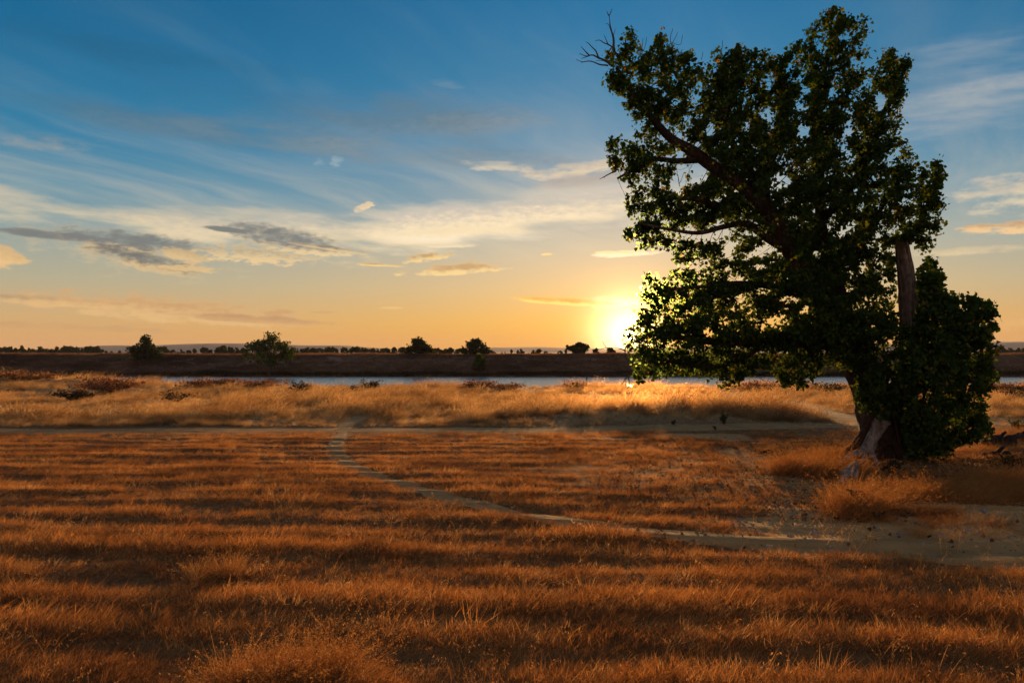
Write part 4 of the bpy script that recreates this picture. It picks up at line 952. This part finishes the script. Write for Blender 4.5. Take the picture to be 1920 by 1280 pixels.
def fallen_log(label, px, py, length, rad, ang, mat, seed):
    x, y = gp(px, py); root = empty('fallen_log', (x, y, 0)); tag(root, label, 'log', 'dark logs lying right of the tree')
    dv = np.array([math.cos(ang), math.sin(ang), 0]); n = 14
    c = np.array([np.array([x, y, rad * 0.85]) + dv * length * (i / (n - 1) - 0.5) + np.array([0, 0, 0.03 * math.sin(i)]) for i in range(n)])
    V, Fc = tube(c, rad * (1 + 0.12 * np.sin(np.arange(n) * 1.3)), 14, 0.2, seed, True); part('log_body', V, Fc, mat, root, True)
    e = c[0] - dv * 0.01; V, Fc = tube(np.array([e, e - dv * 0.02]), [rad * 0.97, rad * 0.9], 14, 0.2, seed, True); part('log_end', V, Fc, M['char'], root, False)
    b = c[6] + np.array([0, 0, rad * 0.7]); V, Fc = tube(np.array([b, b + np.array([0.05, -0.05, 0.10]), b + np.array([0.09, -0.10, 0.16])]), [0.05, 0.04, 0.025], 8, 0.2, seed, True); part('branch_stub', V, Fc, mat, root, True)
fallen_log('thick blackened log lying in grass right of the bushy shoots', 1872, 838, 0.62, 0.14, R(160), M['char'], 71)
fallen_log('short dark log lying on the ground at the right edge of the field', 1915, 826, 0.5, 0.10, R(195), M['char'], 72)
fallen_log('thin dark log half hidden in leaf litter below the blackened log', 1868, 857, 0.5, 0.06, R(170), M['char'], 73)
def snag_post():
    x, y = gp(1842, 806); o, c, r_ = limb_mesh('dead_stub', None, [(1836, 808, y), (1842, 796, y), (1847, 786, y), (1850, 775, y)], [0.11, 0.10, 0.085, 0.02], M['bark'], 10, 0.3, 0.03, 75)
    tag(o, 'short pointed dead stub standing in the grass right of the bushy shoots', 'stub')
snag_post()
def twig_on_dirt(label, a, b, r0, seed):
    pa, pb = gp(*a), gp(*b); n = 9; t = np.linspace(0, 1, n)
    c = np.stack([pa[0] + (pb[0] - pa[0]) * t, pa[1] + (pb[1] - pa[1]) * t + 0.04 * np.sin(t * 5 + seed), 0.03 + 0.05 * np.abs(np.sin(t * 6 + seed))], -1)
    V, Fc = tube(c, np.linspace(r0, 0.006, n), 6, 0.2, seed); tag(mesh_obj('fallen_stick', V, Fc, M['char'], None, True), label, 'stick')
twig_on_dirt('thin dark stick lying on bare dirt right of the grass clump', (1672, 958), (1705, 967), 0.016, 1)
twig_on_dirt('dark broken stick lying at the foot of the grass clump', (1640, 974), (1662, 968), 0.03, 2)
twig_on_dirt('small dark stick lying on the trodden dirt left of the cottonwood', (1432, 850), (1462, 852), 0.022, 3)

# ------------------------------------------------------------------ grass clumps, leaf litter and stones round the tree
def clump_grass():
    c = tuft_collection('clump', M['clump'], [dict(seed=500 + i, n=70, rad=0.22, hmin=0.25, hmax=0.62, width=0.0055, lean=0.25, spread=0.8, heads=0.5, segs=3) for i in range(6)])
    pts = []
    def area(px, py, rx, ry, n, s):         # ellipse on the ground
        g = gp(px, py); a = rng.random(n) * 6.28; q = np.sqrt(rng.random(n))
        pts.append(np.stack([g[0] + np.cos(a) * q * rx, g[1] + np.sin(a) * q * ry, np.full(n, s) * rng.uniform(.7, 1.2, n)], -1))
    area(1610, 962, 0.42, 0.30, 34, 0.78); area(1600, 940, 0.3, 0.3, 10, 0.7)
    area(1525, 888, 0.80, 0.65, 64, 0.72); area(1490, 885, 0.45, 0.45, 18, 0.6); area(1556, 862, 0.5, 0.5, 26, 0.7)
    area(1700, 928, 1.0, 0.6, 60, 0.5); area(1770, 920, 1.2, 0.6, 36, 0.38); area(1690, 892, 0.6, 0.35, 18, 0.4)
    area(1860, 930, 1.2, 0.5, 80, 0.6); area(1930, 912, 1.1, 0.7, 70, 0.75); area(1830, 850, 0.8, 0.5, 16, 0.4); area(1900, 842, 1.0, 0.5, 24, 0.45)
    area(1880, 820, 2.0, 0.9, 50, 0.7); area(1800, 975, 1.2, 0.5, 26, 0.35); area(1880, 1000, 1.4, 0.5, 26, 0.35)
    # a rank tuft and open weed stalks close to the camera
    area(545, 1290, 0.42, 0.35, 60, 0.55); area(395, 1080, 0.25, 0.2, 10, 0.45)
    P = np.concatenate(pts); s = P[:, 2]; n = len(P)
    o = scatter('grass_clumps', np.stack([P[:, 0], P[:, 1], zt(P[:, 0], P[:, 1])], -1), rng.normal(0.1, 0.8, n), rng.normal(0, .15, (n, 2)), np.stack([s * 1.1, s * 1.1, s], -1), c, 6)
    tag(o, 'loose clumps of orange dry grass round the foot of the cottonwood', 'grass', kind='stuff')
    # wispy oat stalks above the mown rows
    c = tuft_collection('oat', M['oat'], [dict(seed=540 + i, n=5, rad=0.12, hmin=0.22, hmax=0.42, width=0.004, lean=0.35, spread=0.7, heads=1.0, segs=4, head_len=0.16) for i in range(5)])
    n = 520; x, y = field_points(n, 4.2, 13, 0.5, 1.0); k = fbm(x * 0.9 + 33, y * 0.9 + 5, 3) > 0.53; x, y = x[k], y[k]; n = len(x); s = rng.uniform(0.6, 1.1, n)
    o = scatter('oat_stalks', np.stack([x, y, zt(x, y)], -1), rng.normal(0.1, 0.7, n), rng.normal(0, .1, (n, 2)), np.stack([s, s, s], -1), c, 5)
    tag(o, 'thin pale wild oat stalks standing out of the mown grass', 'grass', kind='stuff')
clump_grass()

def litter():
    r = np.random.default_rng(77); P = []
    def area(px, py, rx, ry, n):
        g = gp(px, py); a = r.random(n) * 6.28; q = np.sqrt(r.random(n)); x = g[0] + np.cos(a) * q * rx; y = g[1] + np.sin(a) * q * ry
        P.append(np.stack([x, y, zt(x, y) + 0.02 + r.random(n) * 0.03], -1))
    area(1740, 880, 2.3, 1.3, 2200); area(1860, 875, 1.6, 1.1, 1800); area(1560, 960, 1.0, 0.7, 260); area(1500, 900, 2.0, 1.2, 220)
    area(1400, 900, 2.5, 3.0, 420); area(1300, 930, 2.5, 1.5, 160); area(1650, 1000, 3.0, 0.9, 120); area(1430, 840, 2.5, 1.6, 160)
    P = np.concatenate(P); V, Q, rn = leaf_mesh(P, 0.042, r, 0.0)
    o = mesh_obj('leaf_litter', V, Q, M['litter']); fattr(o, 'rnd', rn, 'FACE'); tag(o, 'brown fallen leaves scattered on the ground round the cottonwood', 'leaves', kind='stuff')
    # small stones on the bare dirt
    V, Fc = [], []
    for i in range(420):
        px, py = r.uniform(1350, 1930), r.uniform(905, 1040); x, y = gp(px, py); s = r.uniform(0.008, 0.026) * (2.2 if r.random() < 0.06 else 1)
        k = len(V); z = float(zt(x, y))
        for a in range(6):
            an = a * 1.047; V.append((x + math.cos(an) * s * r.uniform(.7, 1.2), y + math.sin(an) * s * r.uniform(.7, 1.2), z - 0.004))
        for a in range(6):
            an = a * 1.047 + .3; V.append((x + math.cos(an) * s * .55, y + math.sin(an) * s * .55, z + s * r.uniform(.6, .9)))
        for a in range(6): Fc.append((k + a, k + (a + 1) % 6, k + 6 + (a + 1) % 6, k + 6 + a))
        Fc.append(tuple(k + 6 + a for a in range(6)))
    tag(mesh_obj('pebbles', V, Fc, M['stone']), 'small pebbles scattered on the bare trodden dirt', 'pebbles', kind='stuff')
litter()

# ------------------------------------------------------------------ shrubs and weeds
def shrub(label, px, py, d, w, h, mat, seed, n=900, size=0.07, name='dry_shrub', group=None, stems=14, base_z=None, upright=0.5, cat='shrub'):
    r = np.random.default_rng(seed); p = at(px, py, d); x, y = p.x, d; z = float(zt(x, y)) if base_z is None else base_z
    root = empty(name, (x, y, z)); tag(root, label, cat, group)
    V, Fc = [], []; ends = []
    for i in range(stems):
        a = r.random() * 6.28; q = math.sqrt(r.random()); tip = np.array([x + math.cos(a) * q * w * .5, y + math.sin(a) * q * w * .5, z + h * r.uniform(.55, 1.0) * (1 - 0.35 * q * q)])
        b = np.array([x + r.normal(0, .04) * w, y + r.normal(0, .04) * w, z - 0.03]); m = b * .5 + tip * .5 + np.array([0, 0, h * .12 * upright]) + r.normal(0, .04, 3) * w * .5
        c = catmull([b, m, tip], h / 5); tube(c, np.linspace(0.012 + 0.012 * h, 0.004, len(c)), 4, 0, 0, True, V, Fc); ends.append(c)
        for k in range(3):
            o = c[r.integers(len(c) // 2, len(c))]; tp = o + np.array([r.normal(0, .16) * w, r.normal(0, .16) * w, abs(r.normal(.12, .08)) * h]); cc = np.array([o, o * .5 + tp * .5 + r.normal(0, .02, 3), tp]); tube(cc, [0.007, 0.005, 0.003], 3, 0, 0, False, V, Fc); ends.append(cc)
    tag(part('stems', V, Fc, M['twig'], root, True), kind='stuff')
    E = np.concatenate([e[len(e) // 3:] for e in ends]); P = E[r.integers(0, len(E), n)] + r.normal(0, .05, (n, 3)) * np.array([w, w, h]) ; P[:, 2] = np.maximum(P[:, 2], z + 0.02)
    V, Q, rn = leaf_mesh(P, size, r, -0.4); o = part('foliage', V, Q, mat, root); fattr(o, 'rnd', rn, 'FACE'); tag(o, kind='stuff')
    return root
G1 = 'dry shrubs in the tall grass'
shrub('tall rust brown shrub in the grass below the left end of the river', 205, 740, 52, 4.2, 1.15, M['rust'], 1, 1500, 0.12, group=G1, stems=26)
shrub('low dark shrub in the tall grass left of the tall rust brown shrub', 138, 762, 40, 1.9, 0.55, M['darkweed'], 2, 900, 0.09, group=G1)
shrub('wide rust shrub at the water edge left of the round bank tree', 400, 725, 62, 6.0, 0.85, M['rust'], 3, 1500, 0.13, group=G1, stems=24)
shrub('rust shrub at the water edge in front of the round bank tree', 470, 728, 60, 4.0, 0.85, M['rust'], 4, 1100, 0.13, group=G1, stems=20)
shrub('thin brown shrub standing in grass right of the round bank tree', 565, 735, 54, 1.6, 0.85, M['darkweed'], 5, 500, 0.08, group=G1)
shrub('darkest upright shrub at the near water edge left of the footpath', 693, 724, 58, 1.5, 0.95, M['darkweed'], 6, 800, 0.09, group=G1)
shrub('small dark bush low in the grass above the footpath bend', 658, 740, 50, 1.1, 0.6, M['darkweed'], 7, 500, 0.08, group=G1)
shrub('rusty shrub at the water edge below the two bushy bank trees', 900, 722, 62, 3.2, 0.8, M['rust'], 8, 1100, 0.12, group=G1, stems=20)
shrub('flat rusty shrub right of the small green bank tree', 948, 724, 60, 3.0, 0.6, M['rust'], 9, 900, 0.12, group=G1, stems=18)
shrub('twiggy rust shrub against the water left of the hanging bare twig', 1080, 722, 60, 1.9, 0.9, M['rust'], 10, 420, 0.10, group=G1, stems=20)
shrub('grey brown twiggy shrub against the water below the low crown', 1430, 722, 58, 4.0, 0.85, M['rust'], 11, 900, 0.10, group=G1, stems=26)
shrub('brown shrub against the water just left of the leaning trunk', 1550, 724, 58, 3.4, 0.75, M['darkweed'], 12, 900, 0.10, group=G1, stems=22)
shrub('rust brown shrub by the water right of the cottonwood', 1885, 726, 58, 3.4, 0.75, M['rust'], 13, 900, 0.11, group=G1, stems=22)
shrub('dark brown low shrub between road and river right of the cottonwood', 1915, 742, 46, 2.4, 0.6, M['darkweed'], 14, 800, 0.09, group=G1)
shrub('rust weed patch in the grass at the left edge near the water', 45, 728, 60, 5.0, 0.75, M['rust'], 15, 1200, 0.12, group=G1, stems=22)
shrub('thin brown weed in the grass between the rust shrub and the footpath', 330, 760, 38, 1.4, 0.6, M['darkweed'], 16, 300, 0.07, group=G1)
G2 = 'weeds at the edge of the dirt road'
shrub('upright dark green weed at the road edge under the grassy mound', 1357, 799, 23.9, 0.30, 0.34, M['weed_green'], 21, 160, 0.045, 'road_weed', G2, 9, upright=1, cat='weed')
shrub('small dark weed at the road edge left of the upright green weed', 1262, 800, 23.8, 0.18, 0.16, M['darkweed'], 22, 70, 0.035, 'road_weed', G2, 6, upright=1, cat='weed')
shrub('tiny dry weed standing on the road below the upright green weed', 1341, 808, 22.6, 0.10, 0.14, M['darkweed'], 23, 40, 0.03, 'road_weed', G2, 4, upright=1, cat='weed')
shrub('round green weed on the road at the right edge of the field', 1912, 806, 22.6, 0.45, 0.28, M['weed_green'], 24, 260, 0.05, 'road_weed', G2, 10, cat='weed')
shrub('leafy low plant growing out of leaf litter below the shoots', 1675, 893, 14.1, 0.3, 0.30, M['darkweed'], 25, 160, 0.05, 'road_weed', None, 8, cat='weed')
shrub('dark leafy plant beside the thin log right of the tree', 1893, 880, 14.9, 0.6, 0.32, M['darkweed'], 26, 300, 0.06, 'road_weed', None, 9, cat='weed')
# a worn post standing in the water
V, Fc = tube(np.array([at(1100, 716, 104), at(1100, 710, 104), at(1100.6, 704.5, 104)]), [0.09, 0.085, 0.07], 8, 0.15, 2)
tag(mesh_obj('water_post', V, Fc, M['char'], None, True), 'short dark post standing in the river left of the sun', 'post')

# ------------------------------------------------------------------ trees on the far bank
def far_tree(label, px, d, top, bot, wpx, seed, n=2600, lobes=16, size=0.30, trunk=0.16, crown_lo=0.25, name='bank_tree', group=None, dead_top=False, mat=None, gap=0.5, spread=None, base=None, lobe=(.11, .19)):
    r = np.random.default_rng(seed); p = at(px, bot, d); x, y = p.x, d
    z = float(zt(x, y)) if base is None else base
    H = at(px, top, d).z - z; Wd = wpx / F * d
    root = empty(name, (x, y, z)); tag(root, label, 'tree', group)
    V, Fc = [], []
    tw = trunk; tube(np.array([(x, y, z - 0.2), (x + .05, y, z + H * .2), (x - .05, y, z + H * .45)]), [tw * 1.5, tw, tw * .7], 8, 0.15, seed, True, V, Fc)
    L = []
    for i in range(lobes):
        a = r.random() * 6.28; q = r.random() ** 0.5; hz = crown_lo + (1 - crown_lo) * r.random()
        env = math.sin(math.pi * min(1, max(0.08, (hz - crown_lo * .6) / (1 - crown_lo * .6))) ** 0.8) ** 0.6 * r.uniform(0.7, 1.2); hz *= r.uniform(0.85, 1.06)
        c = np.array([x + math.cos(a) * q * env * Wd * .38, y + math.sin(a) * q * env * Wd * .38, z + H * hz * 0.90]); L.append((c, r.uniform(*lobe) * min(Wd, H * 1.3)))
        b = np.array([x, y, z + H * r.uniform(.15, .45)]); m = b * .5 + c * .5 + np.array([0, 0, H * .05]); tube(catmull([b, m, c], H / 6), np.linspace(tw * .45, 0.02, len(catmull([b, m, c], H / 6))), 5, 0, 0, True, V, Fc)
    if dead_top:
        b = np.array([x + .1, y, z + H * .6]); tube(catmull([b, b + np.array([0.15, 0, H * .22]), b + np.array([0.05, 0, H * .40])], .2), np.linspace(.10, .03, len(catmull([b, b + np.array([0.15, 0, H * .22]), b + np.array([0.05, 0, H * .40])], .2))), 5, 0, 0, True, V, Fc)
        q = b + np.array([0.12, 0, H * .25]); tube(np.array([q, q + np.array([-.18, 0, .25]), q + np.array([-.30, 0, .5])]), [.05, .035, .02], 4, 0, 0, True, V, Fc); tube(np.array([q, q + np.array([.2, 0, .2]), q + np.array([.28, 0, .45])]), [.05, .035, .02], 4, 0, 0, True, V, Fc)
    part('trunk', V, Fc, M['bark'], root, True)
    P = []
    for c, s in L:
        m = n // lobes; u = r.normal(0, 1, (m, 3)); u /= np.linalg.norm(u, axis=1)[:, None]; P.append(c + u * (s * r.random(m) ** 0.7 * 1.25)[:, None] * np.array([1.1, 1.1, .85]))
    P = np.concatenate(P); P = P[(P[:, 2] > z + 0.1)]
    V, Q, rn = leaf_mesh(P, size, r, 0.1); o = part('crown', V, Q, mat or M['leaf_far'], root); fattr(o, 'rnd', rn, 'FACE'); tag(o, kind='stuff')
    return root
G3 = 'single trees on the far river bank'
far_tree('round open crowned tree standing at the water on the far bank', 505, 119.6, 624, 706, 128, 31, 4200, 46, 0.24, 0.16, 0.36, lobe=(.06, .11), group=G3, mat=M['leaf_bank'])
far_tree('ragged dark tree with a bare dead top on the far bank', 273, 128, 632, 680, 66, 32, 3000, 22, 0.30, 0.14, 0.12, group=G3, dead_top=True)
far_tree('bushy dark tree on the levee right of the footpath bend', 783, 136, 634, 668, 62, 33, 3000, 26, 0.30, 0.14, 0.12, group=G3)
far_tree('dense rounded tree on the levee above the small green tree', 891, 136, 636, 668, 58, 34, 3000, 24, 0.30, 0.14, 0.14, group=G3)
far_tree('small bright green tree low on the bank below the dense rounded tree', 898, 122.5, 666, 702, 38, 35, 1500, 14, 0.26, 0.08, 0.25, group=G3, mat=M['leaf_bank'])
far_tree('low spreading tree on the levee left of the setting sun', 1083, 150, 641, 668, 66, 36, 2800, 20, 0.32, 0.14, 0.05, group=G3)
far_tree('small low tree on the levee just beside the setting sun', 1118, 152, 653, 668, 22, 37, 900, 7, 0.32, 0.1, 0.05, group=G3)
far_tree('dark low bush on the levee right beneath the setting sun', 1150, 150, 652, 668, 34, 38, 1300, 9, 0.32, 0.1, 0.02, group=G3)

# rows of small trees along the horizon: a few models, then copies of tree, trunk and crown
ORD = 'first second third fourth fifth sixth seventh eighth ninth tenth eleventh twelfth thirteenth fourteenth fifteenth sixteenth seventeenth eighteenth nineteenth twentieth twenty-first twenty-second twenty-third twenty-fourth'.split()
def horizon_rows():
    protos = []
    for i in range(6):
        t = far_tree('', 900, 260, 640, 664, [44, 34, 60, 30, 40, 70][i], 60 + i, 1300, [14, 11, 18, 10, 13, 20][i], 0.55, 0.10, [0.0, 0.02, -0.1, 0.0, -0.05, -0.1][i], name='horizon_tree', base=1.5)
        protos.append(t)
    used = [False] * 6
    r = np.random.default_rng(5)
    SEG = [((0, 146), 653, 17, 9, "at the bank's left end"),
           ((146, 186), 652.5, 6, 7, "before the dead topped tree"),
           ((198, 250), 657, 5, 9, "by the dead topped tree"),
           ((298, 362), 654.5, 8, 8, "after the dead topped tree"),
           ((388, 462), 654, 9, 8, 'left of the round tree'),
           ((552, 600), 654, 7, 7, 'right of the round tree'),
           ((610, 770), 654, 24, 7, 'left of the bushy tree'),
           ((798, 872), 654, 12, 6.5, 'right of the bushy tree'),
           ((910, 1058), 660, 16, 10, "before the spreading tree"),
           ((1866, 1926), 654, 9, 7, 'beyond the cottonwood')]
    for (x0, x1), top, n, gap, lab in SEG:
        xs_ = np.sort(np.linspace(x0, x1, n) + r.normal(0, gap * 0.35, n))
        for ordn, px in enumerate(xs_):
            k = int(r.integers(0, 6)); p = protos[k]
            if used[k]:
                o = p.copy(); COL.objects.link(o)
                for ch in p.children:
                    c = ch.copy(); COL.objects.link(c); c.parent = o
            else: o = p; used[k] = True
            d = r.uniform(215, 330); z = 1.5
            tpx = top - 2.2 + r.normal(0.4, 2.6); H = max(at(px, tpx, d).z - z, 0.6)
            H0 = at(900, 640, 260).z - 1.5
            s = H / H0; sw = s * r.uniform(0.55, 1.2)
            o.location = (at(px, 664, d).x, d, z - 0.1); o.rotation_euler = (0, 0, r.random() * 6.28); o.scale = (sw, sw, s)
            tag(o, '%s small dark tree from the left in the horizon row %s' % (ORD[ordn], lab), 'tree', 'small trees along the horizon')
horizon_rows()

# ------------------------------------------------------------------ evening haze
def haze():
    m = bpy.data.materials.new('haze_air'); m.use_nodes = True; n = m.node_tree; n.nodes.clear()
    v = n.nodes.new('ShaderNodeVolumePrincipled'); v.inputs['Color'].default_value = (0.80, 0.80, 0.86, 1); v.inputs['Density'].default_value = HAZE; v.inputs['Anisotropy'].default_value = 0.1
    o = n.nodes.new('ShaderNodeOutputMaterial'); n.links.new(v.outputs[0], o.inputs['Volume'])
    x0, x1, y0, y1, z0, z1 = -4700, 4700, -460, 4400, -4.0, 60.0
    V = [(x0, y0, z0), (x1, y0, z0), (x1, y1, z0), (x0, y1, z0), (x0, y0, z1), (x1, y0, z1), (x1, y1, z1), (x0, y1, z1)]
    o = mesh_obj('haze', V, [(3, 2, 1, 0), (4, 5, 6, 7), (0, 1, 5, 4), (1, 2, 6, 5), (2, 3, 7, 6), (3, 0, 4, 7)], m)
    tag(o, 'thin warm evening haze over the whole plain', 'haze', kind='stuff')
HAZE = 0.85e-4
haze()
